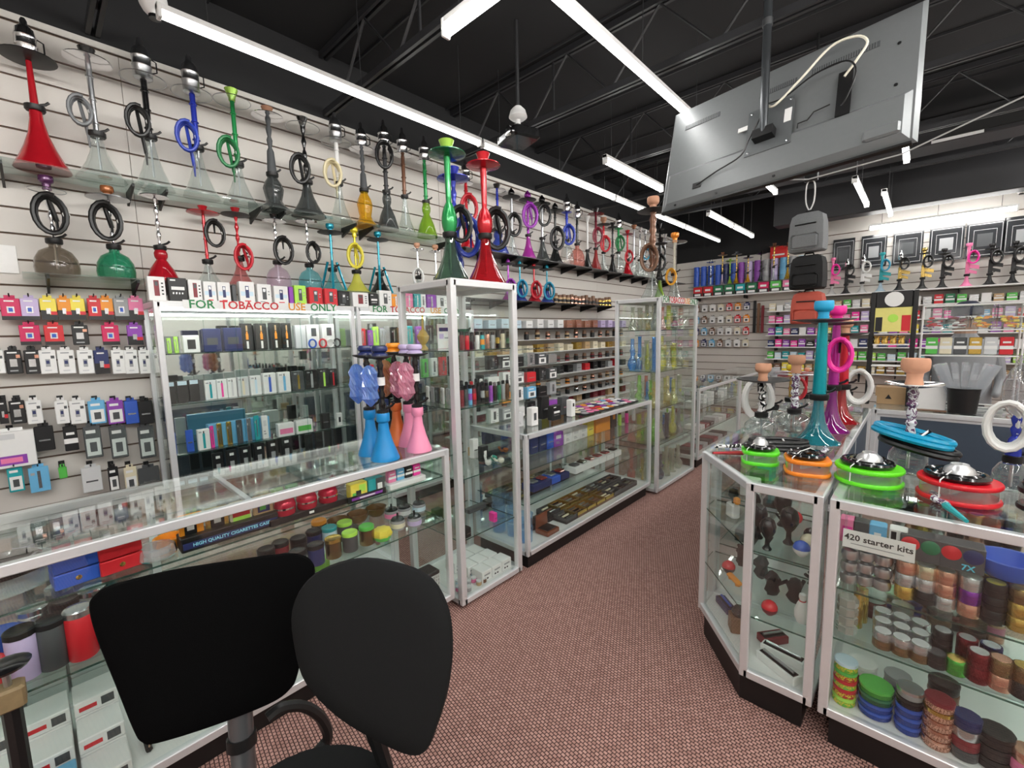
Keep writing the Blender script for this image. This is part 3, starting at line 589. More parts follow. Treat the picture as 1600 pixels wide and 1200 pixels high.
# ---------------- packs hanging on the slatwall ----------------
HOOK = MB().box(0, .014, -.014, .014, -.03, .012).tube([(.01, 0, 0), (.13, 0, 0), (.145, 0, .012)], .0035, 6).mesh('peg_hook', BLK)
rows = [
 ('top pack row', 466, 500, [(17, 33, 'crimson', 'coilred', 'crimson coil pack'), (47, 30, 'lilac', 'coilred', 'lilac coil pack'), (76, 27, 'yellow', 'coilor', 'yellow-orange coil pack'), (101, 22, 'orange', 'coilor', 'dark orange coil pack'), (122, 24, 'yellow', 'coilor', 'yellow-orange coil pack'), (148, 22, 'red', 'coilred', 'plain red coil pack'), (167, 22, 'orange', 'coilor', 'orange coil pack with pale centre'), (190, 24, 'grey', 'coilred', 'grey and red coil pack'), (213, 24, 'pink', 'coilor', 'pale pink coil pack')]),
 ('second pack row', 508, 539, [(47, 34, 'crimson', 'coilred', 'crimson atomizer pack'), (85, 32, 'red', 'coilred', 'bright red atomizer pack'), (126, 27, 'black', 'coilblk', 'black atomizer pack'), (173, 28, 'crimson', 'coilred', 'crimson atomizer pack'), (211, 25, 'purple', 'coilor', 'purple-black atomizer pack')]),
 ('third pack row', 547, 584, [(-4, 24, 'white', 'coilwht', 'white pod pack'), (22, 27, 'black', 'coilblk', 'black pod pack'), (51, 26, 'black', 'coilblk', 'black pod pack'), (75, 28, 'white', 'coilwht', 'white pod pack'), (104, 28, 'white', 'coilwht', 'white pod pack'), (134, 26, 'white', 'coilwht', 'white pod pack'), (159, 24, 'navy', 'coilor', 'navy pod pack with orange corner'), (185, 21, 'white', 'coilwht', 'white pod pack'), (205, 22, 'white', 'coilwht', 'white pod pack'), (226, 18, 'white', 'coilwht', 'white pod pack')]),
 ('fourth pack row', 626, 662, [(5, 15, 'black', 'coilor', 'narrow black charger pack'), (28, 26, 'black', 'coilblk', 'wide black charger pack'), (54, 26, 'white', 'coilwht', 'white charger pack'), (97, 22, 'white', 'coilwht', 'white charger pack'), (122, 26, 'white', 'coilwht', 'white charger pack'), (152, 28, 'sky', 'card', 'pale blue carded pack'), (181, 27, 'purple', 'card', 'purple carded pack'), (206, 22, 'blue', 'dark', 'deep blue carded pack'), (228, 24, 'black', 'dark', 'black carded pack')]),
 ('fifth pack row', 666, 704, [(70, 32, 'black', 'dark', 'large black accessory pack'), (111, 23, 'black', 'band', 'small black and gold accessory pack'), (145, 29, 'dkgrey', 'card', 'clear clamshell kit'), (185, 28, 'dkgrey', 'card', 'clear clamshell kit'), (229, 26, 'dkgrey', 'card', 'clear clamshell kit')]),
 ('sixth pack row', 730, 768, [(25, 26, 'teal', 'card', 'teal-headed white pack'), (62, 34, 'sky', 'dev', 'sky blue carded pen pack'), (100, 14, 'green', 'plain', 'small green tag pack'), (144, 33, 'ltgrey', 'dark', 'clear bagged cable'), (178, 17, 'black', 'card', 'slim black and white pack'), (205, 21, 'cream', 'card', 'bead-filled cream pack'), (234, 34, 'dkgrey', 'dark', 'grey bagged charger pack')])]
for rn, ya, yb, items in rows:
    labs = ordlabels([i[4] for i in items], 'hanging in the ' + rn, 'the shop corner')
    labs = [l.replace('from the shop corner', 'toward the wall case') for l in labs]
    for (px, wp, body, deco, d_), lab in zip(items, labs):
        x = WL + .10; pm = at(px, (ya + yb) / 2, x=x); y = pm.y; w = abs(at(px + wp / 2, 600, x=x).y - at(px - wp / 2, 600, x=x).y) * .96
        zt, zb_ = zat(x, y, ya), zat(x, y, yb); h = zt - zb_
        if 'clamshell' in d_: h *= 1.3; zb_ = zt - h
        if 'green tag' in d_: h *= .45; zb_ = zt - h
        o = box('blister_pack' if 'bag' not in d_ else 'bagged_accessory', lab, 'package', (x - .014, y, zb_), w, .016, h, body, deco, PI / 2 + random.uniform(-.06, .06), 'packs on the slatwall', True, 'clamshell' in d_)
        link('peg_hook', HOOK, wl, (WL, y, zt + .012))
P = at(18, 700, x=-3.86); box('boxed_charger', 'large white box with purple gadget print on the slatwall', 'box', (-3.9, P.y, zat(-3.86, P.y, 730)), .19, .05, .21, 'white', [(.1, .8, .08, .34, 'purple'), (.25, .7, .14, .28, 'pink'), (.3, .6, .8, .95, 'ltgrey')], PI / 2, None, True)
link('peg_hook', HOOK, wl, (WL, P.y, zat(-3.86, P.y, 730) + .225))
box('price_card', 'blank white card pinned beside the dome hookahs', 'card', (WL + .006, at(8, 408, x=WL).y, zat(WL, .0, 428)), .1, .003, .16, 'white', 'plain')
# ---------------- boxes on top of the wall cases ----------------
B = [(246, 29, 432, 'white', 'kitred', 'tall white kit box with red device'), (279, 31, 434, 'black', 'blk', 'black kit box with white bar'), (306, 22, 437, 'white', 'kitred', 'white kit box with maroon device'), (329, 21, 440, 'white', 'kitblue', 'white kit box with blue smoke print'), (351, 21, 441, 'white', 'kitblue', 'white kit box with blue smoke print'), (367, 7, 445, 'dkgrey', 'plain', 'thin dark box edge'), (387, 25, 440, 'white', 'kitblue', 'white kit box with navy device'), (414, 23, 444, 'white', 'kit', 'white kit box with grey device'), (440, 23, 447, 'white', 'kitblue', 'white kit box with blue smoke print'), (456, 7, 448, 'purple', 'plain', 'thin purple and orange box'), (470, 19, 446, 'lime', 'kit', 'lime green kit box'), (494, 22, 449, 'red', 'kit', 'red and grey kit box'), (518, 21, 451, 'red', 'kit', 'red and grey kit box'), (538, 19, 455, 'black', 'kit', 'small black kit box'), (564, 26, 457, 'white', 'kitred', 'wide white kit box with two devices'), (585, 14, 459, 'black', 'blk', 'narrow black kit box'), (603, 20, 454, 'white', 'kit', 'tall white kit box with dark device'), (619, 13, 460, 'orange', 'dev', 'orange kit box'), (640, 12, 458, 'pink', 'dev', 'salmon pink kit box'), (653, 11, 458, 'teal', 'dev', 'mint kit box'), (662, 8, 459, 'white', 'kit', 'slim white kit box'), (675, 15, 460, 'purple', 'dev', 'purple floral kit box'), (691, 17, 462, 'white', 'kit', 'white kit box with paired devices'), (712, 14, 463, 'ltgrey', 'kit', 'light grey kit box'), (730, 14, 464, 'black', 'blk', 'black kit box at the far end')]
for (px, wp, pt, body, deco, d_), lab in zip(B, ordlabels([b[5] for b in B], 'atop the wall cases', 'the packs')):
    x = -3.55; y = yof(px, x, 1.9); w = abs(yof(px + wp / 2, x, 1.9) - yof(px - wp / 2, x, 1.9)) * .95
    box('kit_box', lab, 'box', (x - .05, y, 1.856), w, .05, max(.08, zat(x, y, pt) - 1.856), body, deco, PI / 2, 'kit boxes on the wall cases')
# ---------------- wall case contents ----------------
def crow(z, x, items, where, anchor, group, name='vape_pack', cat='vape', fwd=.0):
    for it, lab in zip(items, ordlabels([i[-1] for i in items], where, anchor)):
        px, wp, hp, body, deco, d_ = it[:6]; y = yof(px, x, z); w = abs(yof(px + wp / 2, x, z) - yof(px - wp / 2, x, z)) * .95
        py0 = pr((x, y, z))[1]; h = zat(x, y, py0 - hp) - z
        box(name, lab, cat, (x - .02, y, z + .0005), w, min(.06, max(.015, w * .5)), h, body, deco, PI / 2 + random.uniform(-.05, .05), group)
crow(1.52, -3.62, [(228 + 22, 8, 36, 'white', 'plain', 'slim white box'), (266, 7, 24, 'lime', 'dev', 'green vape pen'), (277, 7, 26, 'lime', 'dev', 'green vape pen'), (299, 27, 27, 'white', [(.25, .75, .2, .75, 'black')], 'white box with black gadget print'), (332, 29, 36, 'navy', [(.2, .8, .3, .6, 'dkgrey')], 'dark navy box with dim print'), (363, 30, 36, 'navy', [(.2, .8, .3, .6, 'dkgrey')], 'dark navy box with dim print'), (387, 19, 42, 'black', 'vap', 'black box with orange flame emblem'), (409, 19, 41, 'black', 'vap', 'black box with orange flame emblem'), (431, 18, 41, 'black', 'vap', 'black box with orange flame emblem'), (449, 15, 40, 'black', 'vap', 'black box with orange flame emblem'), (470, 17, 36, 'ltgrey', 'plain', 'plain pale grey box'), (489, 20, 36, 'white', [(.35, .75, .5, .85, 'dkgrey')], 'white box with round camera print'), (512, 20, 36, 'white', [(.35, .75, .5, .85, 'dkgrey')], 'white box with round camera print')], 'in the lit case top', 'the packs', 'wall case top shelf', 'kit_box', 'box')
for i, (px, c) in enumerate(((489, 'blue'), (505, 'red'), (517, 'white'), (527, 'black'))):
    me = MB().tube([(.028 * math.cos(a * .5), 0, .034 + .033 * math.sin(a * .5)) for a in range(26)], .007, 7).mesh('coiled_cable', kc(c))
    y = yof(px, -3.56, 1.52); put('coiled_cable', me, 'small coiled %s cable standing in the lit wall case' % c, 'cable', (-3.56, y, 1.521), PI / 2, 'coiled cables')
crow(1.19, -3.60, [(267, 19, 34, 'black', [(.1, .9, .8, .98, 'ice')], 'black box with blue lid edge'), (287, 19, 34, 'black', [(.1, .9, .8, .98, 'ice')], 'black box with blue lid edge'), (305, 17, 34, 'black', [(.1, .9, .8, .98, 'ice')], 'black box with blue lid edge'), (317, 9, 32, 'dkgrey', 'plain', 'narrow charcoal box'), (330, 19, 30, 'white', DEV('teal'), 'white card with teal vape'), (348, 17, 30, 'white', DEV('hot'), 'white card with hot pink vape'), (364, 15, 30, 'white', DEV('ltgrey'), 'white card with silver vape'), (381, 18, 30, 'ltgrey', DEV('cream'), 'grey card with beige vape'), (400, 18, 30, 'white', DEV('ice'), 'white card with ice blue vape'), (421, 21, 32, 'white', DEV('blue'), 'white card with royal blue vape'), (444, 20, 31, 'white', DEV('sky'), 'white card with sky blue vape'), (466, 18, 30, 'dkgrey', DEV('gold'), 'charcoal card with gold vape'), (487, 18, 30, 'black', DEV('grey'), 'black card with grey vape'), (506, 16, 30, 'black', DEV('lime'), 'black card with green vape'), (521, 12, 28, 'black', DEV('red'), 'black card with red vape')], 'on wall case shelf two', 'the packs', 'wall case second shelf')
crow(.855, -3.64, [(375, 100, 34, 'sky', 'plain', 'long sky blue carton')], 'at the back of the third wall case shelf', '', 'wall case third shelf', 'carton', 'box')
crow(.855, -3.57, [(272, 12, 34, 'blue', 'dark', 'blue pod device'), (299, 12, 34, 'blue', 'dark', 'blue pod device'), (320, 20, 32, 'white', DEV('teal'), 'white box with teal device'), (334, 6, 34, 'hot', 'dev', 'magenta vape pen'), (346, 8, 36, 'gold', 'dev', 'gold vape pen'), (361, 8, 36, 'gold', 'dev', 'gold vape pen'), (377, 9, 36, 'dkgrey', 'dev', 'charcoal vape pen'), (392, 7, 36, 'silver', 'dev', 'silver vape pen'), (404, 8, 38, 'teal', 'dev', 'teal vape pen'), (416, 10, 36, 'white', 'wht', 'white card by teal pen'), (446, 26, 20, 'white', [(.1, .9, .2, .6, 'pink')], 'white pod card with pink oval'), (474, 26, 20, 'white', [(.1, .9, .2, .6, 'green')], 'white pod card with green oval'), (509, 14, 24, 'black', 'dark', 'black gadget'), (531, 9, 20, 'white', [(.3, .7, .3, .7, 'black')], 'white and black remote')], 'on wall case shelf three', 'the packs', 'wall case third shelf front')
MB_ = MB().prism(rect(-3.91, -3.52, .56, 1.83), .554, .56).build('glass_shelf', SHELFG, BC1)
crow(.56, -3.56, [(345 + 21 * i, 17, 56, 'black', [(.3, .7, .35, .7, 'grey'), (.3, .7, .85, .92, 'white')], 'black blister device') for i in range(6)] + [(486 + 15 * i, 11, 52, 'black', 'dark', 'flat black pod tray') for i in range(4)], 'low in the wall case', 'the packs', 'black devices in the wall case')
# second wall case: coloured mods
crow(1.52, -3.6, [(567, 10, 27, 'red', 'dev', 'red vape mod'), (580, 8, 24, 'purple', 'dev', 'purple vape mod'), (588, 9, 29, 'lime', 'dev', 'green vape mod'), (598, 8, 26, 'grey', 'dev', 'grey vape mod'), (606, 8, 29, 'silver', 'dev', 'silver vape mod'), (616, 9, 27, 'black', 'dev', 'black vape mod'), (626, 9, 26, 'brown', 'dev', 'brown vape mod'), (640, 10, 28, 'teal', 'dev', 'teal vape mod'), (655, 10, 27, 'purple', 'dev', 'purple vape mod'), (672, 10, 28, 'black', 'dev', 'black vape mod'), (690, 10, 28, 'hot', 'dev', 'pink vape mod')], 'in the wall case behind the tower', 'the lit case', 'mods in the second wall case', 'vape_mod')
crow(1.19, -3.6, [(566 + 14 * i, 10, 28, c, 'kit', c + ' boxed pod') for i, c in enumerate(('white', 'red', 'grey', 'black', 'orange', 'white', 'navy', 'green', 'white', 'red', 'black'))], 'on the second shelf behind the tower', 'the lit case', 'pods in the second wall case')
crow(.855, -3.6, [(572 + 15 * i, 11, 28, c, 'kit', c + ' pod carton') for i, c in enumerate(('black', 'grey', 'navy', 'black', 'white', 'dkgrey', 'black', 'black'))], 'on the third shelf behind the tower', 'the lit case', 'pod cartons in the second wall case')
# ---------------- counters and towers: contents ----------------
def bag_mesh(r, h, m):                      # crumpled translucent bag hanging down
    pr_ = [(r * .15, h), (r * .55, h * .95), (r * .95, h * .8), (r * .8, h * .66), (r, h * .5), (r * .82, h * .36), (r * .95, h * .2), (r * .55, .02), (r * .1, 0)]
    mb = MB().lathe(pr_, 28, 0, None, False, 1.6, 7, .22, cap=False); return mb.mesh('plastic_bag', m)
SIL = lambda c: mat(c, .4, noise=.02)
for px, pyb, pyt, x, bw, c, bowl, bag, lab in ((581, 712, 540, -2.09, 42, (.0, .22, .55), 'navy', (.25, .45, .9), 'blue silicone bottle hookah with navy bowl beside the lit wall case'), (602, 721, 541, -1.95, 46, (.0, .22, .55), 'navy', (.25, .45, .9), 'blue silicone bottle hookah with navy bowl next to the pink ones'), (622, 694, 536, -2.17, 38, (.70, .16, .03), 'orange', (.75, .40, .2), 'orange silicone bottle hookah between the blue and pink ones'), (641, 700, 538, -2.09, 38, (.85, .28, .45), 'lilac', (.9, .45, .6), 'pink silicone bottle hookah behind another pink one'), (655, 709, 538, -1.95, 40, (.85, .28, .45), 'lilac', (.9, .45, .6), 'pink silicone bottle hookah at the tower end')):
    y = yof(px, x, .99); P = Vector((x, y, .986)); rb = rad(px, P, bw)
    t = hookah(lab, 'flask', P, zat(x, y, pyt), rb, SIL(c), BLKG, bf=.42, stem='bumps', tray=(BLK, rad(px, P, 42), False), top=('pot', PM(K[bowl], .2)), rs=.014)
    H_ = zat(x, y, pyt) - .986
    link('hose_bag', bag_mesh(rad(px, P, 24), H_ * .36, glass(bag, .4, rough=.12, gain=2.5)), t, (-rb * .75, -rb * .2, H_ * .48))
    MB().lathe([(.02, 0), (.02, .04)], 14).build('wrap', WHT, t, (0, 0, H_ * .66))
# ---- tower case 1
def brow(z, x, px0, px1, cols, h, r, where, anchor, group, name='vape_bottle', cat='bottle', capf=.2):
    n = len(cols)
    for i, (c, lab) in enumerate(zip(cols, ordlabels([c[2] for c in cols], where, anchor))):
        px = px0 + (px1 - px0) * i / max(1, n - 1); y = yof(px, x, z)
        put(name, bottle_mesh(name, r, h * random.uniform(.93, 1.07), c[0], c[1], None, 12, capf, c[3] if len(c) > 3 else None), lab, cat, (x, y, z + .0005), 0, group)
brow(1.51, -1.96, 722, 794, [('maroon', 'black', 'maroon vape bottle'), ('red', 'black', 'red vape bottle'), ('black', 'black', 'black vape bottle'), ('white', 'black', 'white vape bottle'), ('teal', 'black', 'teal and orange vape bottle', 'orange'), ('rose', 'black', 'copper vape bottle'), ('grey', 'black', 'grey vape bottle'), ('black', 'black', 'black vape bottle with gold band', 'gold'), ('cream', 'black', 'cream vape bottle'), ('black', 'black', 'black vape bottle with green band', 'dkgreen')], .11, .014, 'on the tower case top shelf', 'the aisle post', 'bottles on the tower top shelf')
brow(1.18, -1.96, 722, 793, [('maroon', 'black', 'maroon vape tube'), ('dkgrey', 'black', 'charcoal vape tube'), ('sky', 'black', 'blue-purple vape tube', 'purple'), ('maroon', 'black', 'dark red vape tube', 'red'), ('black', 'black', 'black vape tube'), ('black', 'black', 'black vape tube with grey band', 'grey'), ('black', 'black', 'black vape tube with gold band', 'bronze'), ('purple', 'black', 'purple vape tube'), ('black', 'silver', 'black vape tube with silver cap'), ('dkgreen', 'black', 'dark green vape tube'), ('grey', 'black', 'grey vape tube'), ('brown', 'black', 'brown vape tube')], .125, .0135, 'on the tower second shelf', 'the aisle post', 'tubes on the tower second shelf')
brow(1.18, -2.16, 722, 760, [('black', 'black', 'black vape tube'), ('navy', 'black', 'navy vape tube'), ('black', 'red', 'black vape tube with red cap'), ('dkgrey', 'black', 'slate vape tube'), ('black', 'white', 'black vape tube with white cap'), ('maroon', 'black', 'wine vape tube')], .12, .014, 'behind the front tubes in the tower', 'the aisle post', 'rear tubes in the tower')
for i in range(6):
    y = 1.62; x = -2.02 - .05 * i
    box('sample_card', '%s slanted vape card from the aisle post in the tower' % ORD[i], 'card', (x, y + .05, 1.181), .045, .012, .1, ['black', 'grey', 'white', 'black', 'grey', 'white'][i], 'dev', -.35, 'slanted cards in the tower')
P = Vector((xof(662, 1.68, 1.51), 1.68, 1.511)); put('glass_vase', MB().lathe([(.03, 0), (.028, .01), (.012, .03), (.035, .06), (.04, .085), (.02, .115), (.008, .13), (.006, .2), (.004, .24)], 16).mesh('glass_vase', glass((.8, .62, .2), .45)), 'amber gold slender-necked glass vase in the tower case', 'vase', P)
P = Vector((-2.24, 1.95, 1.511)); put('glass_beaker', MB().lathe([(.06, 0), (.06, .01), (.04, .07), (.028, .09), (.03, .12), (.034, .125)], 18).tube([(.03, 0, .1), (.07, 0, .13)], .006, 6).tube([(-.03, 0, .1), (-.07, 0, .13)], .006, 6).mesh('glass_beaker', glass((.06, .22, .14), .4)), 'dark green two-spouted beaker in the tower case', 'beaker', P)
box('notice_card', 'white notice card standing in the tower case', 'card', (-2.3, 1.84, 1.511), .12, .004, .16, 'white', [(.1, .9, .7, .85, 'navy'), (.1, .4, .4, .6, 'lilac'), (.45, .9, .4, .46, 'grey')])
for px, w_, h_, x, c, dc, lab in ((752, .06, .10, -2.1, 'black', [(.3, .7, .3, .7, 'white')], 'black and white ring-light box in the tower'), (738, .05, .13, -2.2, 'white', 'dark', 'tall white box in the tower')):
    box('gadget_box', lab, 'box', (x, yof(px, x, .77), .768), w_, .04, h_, c, dc)
def pipe(P, lab, c, rz, L=.06): put('glass_pipe', MB().tube([(0, 0, .012), (L * .6, 0, .018), (L, 0, .05)], .007, 8, r2=.009).lathe([(.008, 0), (.02, .01), (.022, .025), (.014, .034)], 12).mesh('glass_pipe', glass(c, .5)), lab, 'pipe', P, rz, 'pipes in the tower')
for px, x, c, lab in ((763, -1.98, (.9, .9, .88), 'white glass pipe leaning in the tower'), (772, -2.02, (.1, .5, .4), 'green glass pipe in the tower'), (783, -1.95, (.88, .88, .8), 'ivory glass pipe in the tower'), (790, -2.1, (.55, .2, .08), 'amber brown glass pipe in the tower')): pipe((x, yof(px, x, .77), .768), lab, c, px)
box('leather_pouch', 'tan leather pouch behind the pipes in the tower', 'pouch', (-2.25, 2.0, .768), .08, .05, .06, 'tan', 'plain')
put('clear_tub', MB().lathe([(.05, 0), (.055, .09), (.058, .092), (.052, .088), (.046, .004)], 20).mesh('clear_tub', CLEAR), 'clear plastic tub on the low tower shelf', 'tub', (-2.08, 1.72, .401))
for x, y, w_, h_, c, lab in ((-2.25, 1.66, .06, .09, 'black', 'black box beside the clear tub'), (-1.95, 1.64, .045, .06, 'black', 'small black cube before the clear tub'), (-1.98, 1.9, .03, .06, 'hot', 'hot pink card on the low tower shelf'), (-2.2, 1.95, .16, .03, 'dkgrey', 'flat charcoal case on the low tower shelf')): box('accessory_box', lab, 'box', (x, y, .401), w_, .05, h_, c, 'dark')
k = 0
for i in range(3):
    for j in range(3):
        box('carton', '%s white carton from the aisle post on the tower floor' % ORD[k], 'box', (-2.02 - .11 * i, 1.80 + .09 * j - .02 * i, .051), .085, .1, .07, 'white', [(.2, .8, .55, .7, 'grey'), (.2, .35, .2, .35, 'black'), (.45, .6, .2, .35, 'black')], PI / 2, 'white cartons on the tower floor'); k += 1
for i, c in enumerate(('red', 'pink', 'ice', 'grey', 'silver', 'cream', 'tan', 'pink', 'ice', 'brown')):
    put('sample_jar', jar_mesh('sample_jar', .017, .032, c, 'ltgrey', None, .3, False), '%s tiny jar, number %s on the tower floor' % (c, ORD[i]), 'jar', (-1.93 - .05 * (i % 3), 1.61 + .042 * (i // 2), .051), 0, 'tiny jars on the tower floor')
# ---- counter between the towers
ar = thing('acrylic_rack', 'clear acrylic shelf rack standing on the long counter', 'rack')
ya, yb, rx0, rx1 = 2.16, 3.02, -2.37, -2.24
for z in (.95, 1.08, 1.21, 1.34, 1.47): MB().box(rx0, rx1, ya, yb, z, z + .004).build('acrylic_shelf', CLEAR, ar)
for y in (ya, (ya + yb) / 2, yb): MB().box(rx0, rx1, y - .002, y + .002, .954, 1.50).build('acrylic_side', CLEAR, ar)
NM = ('lowest', 'second', 'third', 'top'); rc = [['white', 'grey', 'white', 'black', 'ltgrey', 'purple'], ['black', 'orange', 'white', 'sky', 'black', 'grey'], ['white', 'white', 'grey', 'red', 'black', 'dkgrey'], ['black', 'black', 'black', 'silver', 'dkgrey', 'silver']]
for lv in range(4):
    for i in range(6):
        box('accessory_box', '%s boxed accessory, place %s in the %s acrylic rack tier' % (rc[lv][i].replace('dkgrey', 'charcoal').replace('ltgrey', 'pale grey'), ORD[i], NM[lv]), 'box', (-2.3, ya + .075 + i * .139 + (.006 if i > 2 else 0), .9545 + .13 * lv), .11 if (i + lv) % 3 else .085, .05, .1 - .012 * ((i + lv) % 3), rc[lv][i], ('kit', 'card', 'dark')[(i + lv) % 3], PI / 2, 'boxes in the acrylic rack')
for px, x, w_, h_, c, dc, lab in ((805, -2.08, .07, .10, 'ltgrey', 'wht', 'pale grey speaker box on the counter glass'), (828, -2.02, .07, .13, 'white', [(.3, .7, .3, .7, 'dkgrey')], 'white headphone box on the counter glass'), (845, -2.12, .09, .17, 'black', 'dark', 'tall black box on the counter glass'), (862, -2.02, .10, .11, 'black', 'blk', 'black box with white line on the counter glass'), (876, -2.1, .09, .14, 'dkgrey', 'dark', 'charcoal box on the counter glass'), (888, -2.0, .05, .13, 'white', [(.3, .7, .6, .8, 'black')], 'slim white box beside the patch tray')):
    box('gadget_box', lab, 'box', (x, yof(px, x, .95), .947), w_, .05, h_, c, dc)
tr = thing('patch_tray', 'flat black tray of colourful round patches on the long counter', 'tray', (-2.03, 3.3, .947))
MB().cbox(-.15, .15, -.44, .44, 0, .012, .003).build('tray_board', BLK, tr)
k = 0
for i in range(4):
    for j in range(11):
        c = random.choice(('red', 'orange', 'sky', 'white', 'purple', 'pink', 'red', 'grey', 'cream', 'navy'))
        ck = ('patch', c); CACHE[ck] = CACHE.get(ck) or MB().lathe([(.031, 0), (.031, .003), (.02, .006), (.001, .006)], 12).mesh('patch', kc(c)); link('patch', CACHE[ck], tr, (-.11 + i * .073, -.39 + j * .078, .012))
crow(.69, -2.12, [(832, 12, 24, 'navy', 'dark', 'navy box'), (845, 12, 24, 'navy', 'dark', 'navy box'), (857, 12, 24, 'blue', 'dark', 'blue box'), (868, 14, 22, 'purple', 'wht', 'purple and white box'), (882, 14, 22, 'white', 'wht', 'white box'), (895, 13, 20, 'white', 'wht', 'white box'), (907, 12, 18, 'white', 'wht', 'white box'), (918, 11, 22, 'yellow', 'dark', 'yellow box'), (937, 22, 25, 'orange', 'plain', 'orange box'), (955, 9, 26, 'black', [(.3, .7, .5, .8, 'orange')], 'black and orange box')], 'on the long counter upper shelf', 'the tower', 'boxes on the long counter upper shelf', 'gift_box', 'box')
def watchbox(px, x, z, c, w_, lab):
    y = yof(px, x, z); t = thing('lighter_box', lab, 'box', (x, y, z + .0005), PI / 2, 'open boxes on the long counter')
    MB().cbox(-w_ / 2, w_ / 2, -.06, .06, 0, .05, .003).build('box_body', kc(c), t)
    MB().cbox(-w_ * .3, w_ * .3, -.035, .035, .05, .065, .006).build('lighter', random.choice((BLKG, STEEL, kc('dkgrey'), M3((.3, .05, .05)))), t)
for i in range(4): watchbox(832 + 14 * i, -2.05, .45, ('navy', 'navy', 'blue', 'navy')[i], .11, '%s dark blue open gift box with lighter from the tower' % ORD[i])
for i in range(6): watchbox(897 + 12 * i, -2.05, .45, 'white', .12, '%s white gift box with lighter from the blue ones' % ORD[i])
brow(.69, -2.1, 968, 990, [('lime', 'black', 'lime bottle'), ('hot', 'black', 'pink bottle'), ('white', 'white', 'white bottle')], .13, .018, 'beside the orange box', 'the tower', 'bottles beside the orange box')
def divtray(P, w_, d_, c, rim, rz, lab, group):
    t = thing('sample_tray', lab, 'tray', P, rz, group)
    MB().box(-w_ / 2, w_ / 2, -d_ / 2, d_ / 2, 0, .02).build('tray_base', kc(c), t)
    m = MB()
    for a, b, e, f_ in ((-w_ / 2, w_ / 2, -d_ / 2, -d_ / 2 + .006), (-w_ / 2, w_ / 2, d_ / 2 - .006, d_ / 2), (-w_ / 2, -w_ / 2 + .006, -d_ / 2 + .006, d_ / 2 - .006), (w_ / 2 - .006, w_ / 2, -d_ / 2 + .006, d_ / 2 - .006)): m.box(a, b, e, f_, .02, .045)
    m.build('rim', kc(rim), t)
    for i in range(3): MB().tube([(-w_ * .3 + w_ * .3 * i, -d_ * .25, .03), (-w_ * .26 + w_ * .3 * i, d_ * .2, .034)], .008, 7).build('pipe_sample', random.choice((BLKG, STEEL, kc('brown'), kc('cream'))), t)
k = 0
for i in range(8):
    for j in range(2):
        g = 1 <= i < 5
        divtray((-1.98 - .17 * j, 2.72 + .142 * i, .131), .13, .155, 'black' if not g else 'brown', 'gold' if g else 'dkgrey', .0, '%s %s sample tray from the tower, %s row' % (ORD[i], 'gold-rimmed' if g else 'black', ('front', 'rear')[j]), 'sample trays on the counter floor')
for i, (x, y) in enumerate(((-1.98, 2.24), (-2.11, 2.26), (-2.24, 2.24))):
    for k_ in range(2 if i == 0 else 3):
        put('blue_cup', MB().lathe([(.042, 0), (.05, .004), (.055, .10), (.058, .102), (.05, .098), (.04, .01)], 20).mesh('blue_cup', glass((.72, .85, .96), .1)), '%s blue translucent cup up in the %s stack by the tower' % (ORD[k_], ('front', 'middle', 'rear')[i]), 'cup', (x, y, .131 + .103 * k_), 0, 'stacked blue cups')
jb = thing('jewel_case', 'small open reddish-brown jewel case beside the blue cups', 'case', (-1.95, 2.45, .131), PI / 2)
MB().cbox(-.07, .07, -.06, .06, 0, .035, .004).build('case_body', M3((.25, .07, .03)), jb); MB().box(-.065, .065, .05, .06, .035, .13).build('case_lid', M3((.25, .07, .03)), jb); MB().box(-.055, .055, -.045, .045, .035, .038).build('velvet_pad', BLK, jb)
for i in range(3): box('black_case', '%s flat black case from the blue cups on the counter floor' % ORD[i], 'case', (-2.14, 2.44 + .09 * i, .131), .08, .1, .05, 'black', 'dark', PI / 2, 'flat black cases')
# ---- water pipes in the wide tower case
def bong(P, h, r, c, lab, style, group):
    t = thing('water_pipe', lab, 'water pipe', P, random.uniform(0, 6.2), group); g = glass(c, .28, gain=3.5)
    prof = {'beaker': [(r, 0), (r, .006), (r * .75, h * .2), (r * .42, h * .38), (r * .38, h * .95), (r * .46, h)], 'tube': [(r * .9, 0), (r * .9, .005), (r * .5, .012), (r * .5, h * .94), (r * .6, h)], 'bulb': [(r * .6, 0), (r, h * .15), (r * .9, h * .3), (r * .4, h * .42), (r * .38, h * .55), (r * .6, h * .62), (r * .38, h * .70), (r * .36, h)]}[style]
    MB().lathe(prof, 14, 0, None, True, cap=False).build('body', g, t)
    MB().tube([(r * .3, 0, h * .16), (r * 1.3, 0, h * .42)], .006, 6).build('down_stem', GCLR, t)
    MB().lathe([(.006, 0), (.008, .01), (.014, .03)], 10).build('bowl', glass(c, .6), t, (r * 1.3, 0, h * .42))
    return t
CB = [((.70, .72, .62), 'clear'), ((.15, .45, .85), 'blue'), ((.85, .85, .25), 'yellow'), ((.90, .45, .40), 'coral'), ((.55, .85, .25), 'lime'), ((.55, .60, .60), 'grey'), ((.85, .75, .35), 'amber'), ((.15, .2, .3), 'dark blue')]
pal = [(0, 5, 0, 3, 0, 2, 0, 5, 0, 0), (1, 1, 1, 2, 0, 0, 6, 2, 4, 0), (0, 6, 4, 0, 3, 6, 0, 2, 6, 0), (3, 4, 2, 0, 6, 7, 0, 2, 0, 5), (3, 0, 0, 7, 0, 0, 5, 0, 0, 0)]
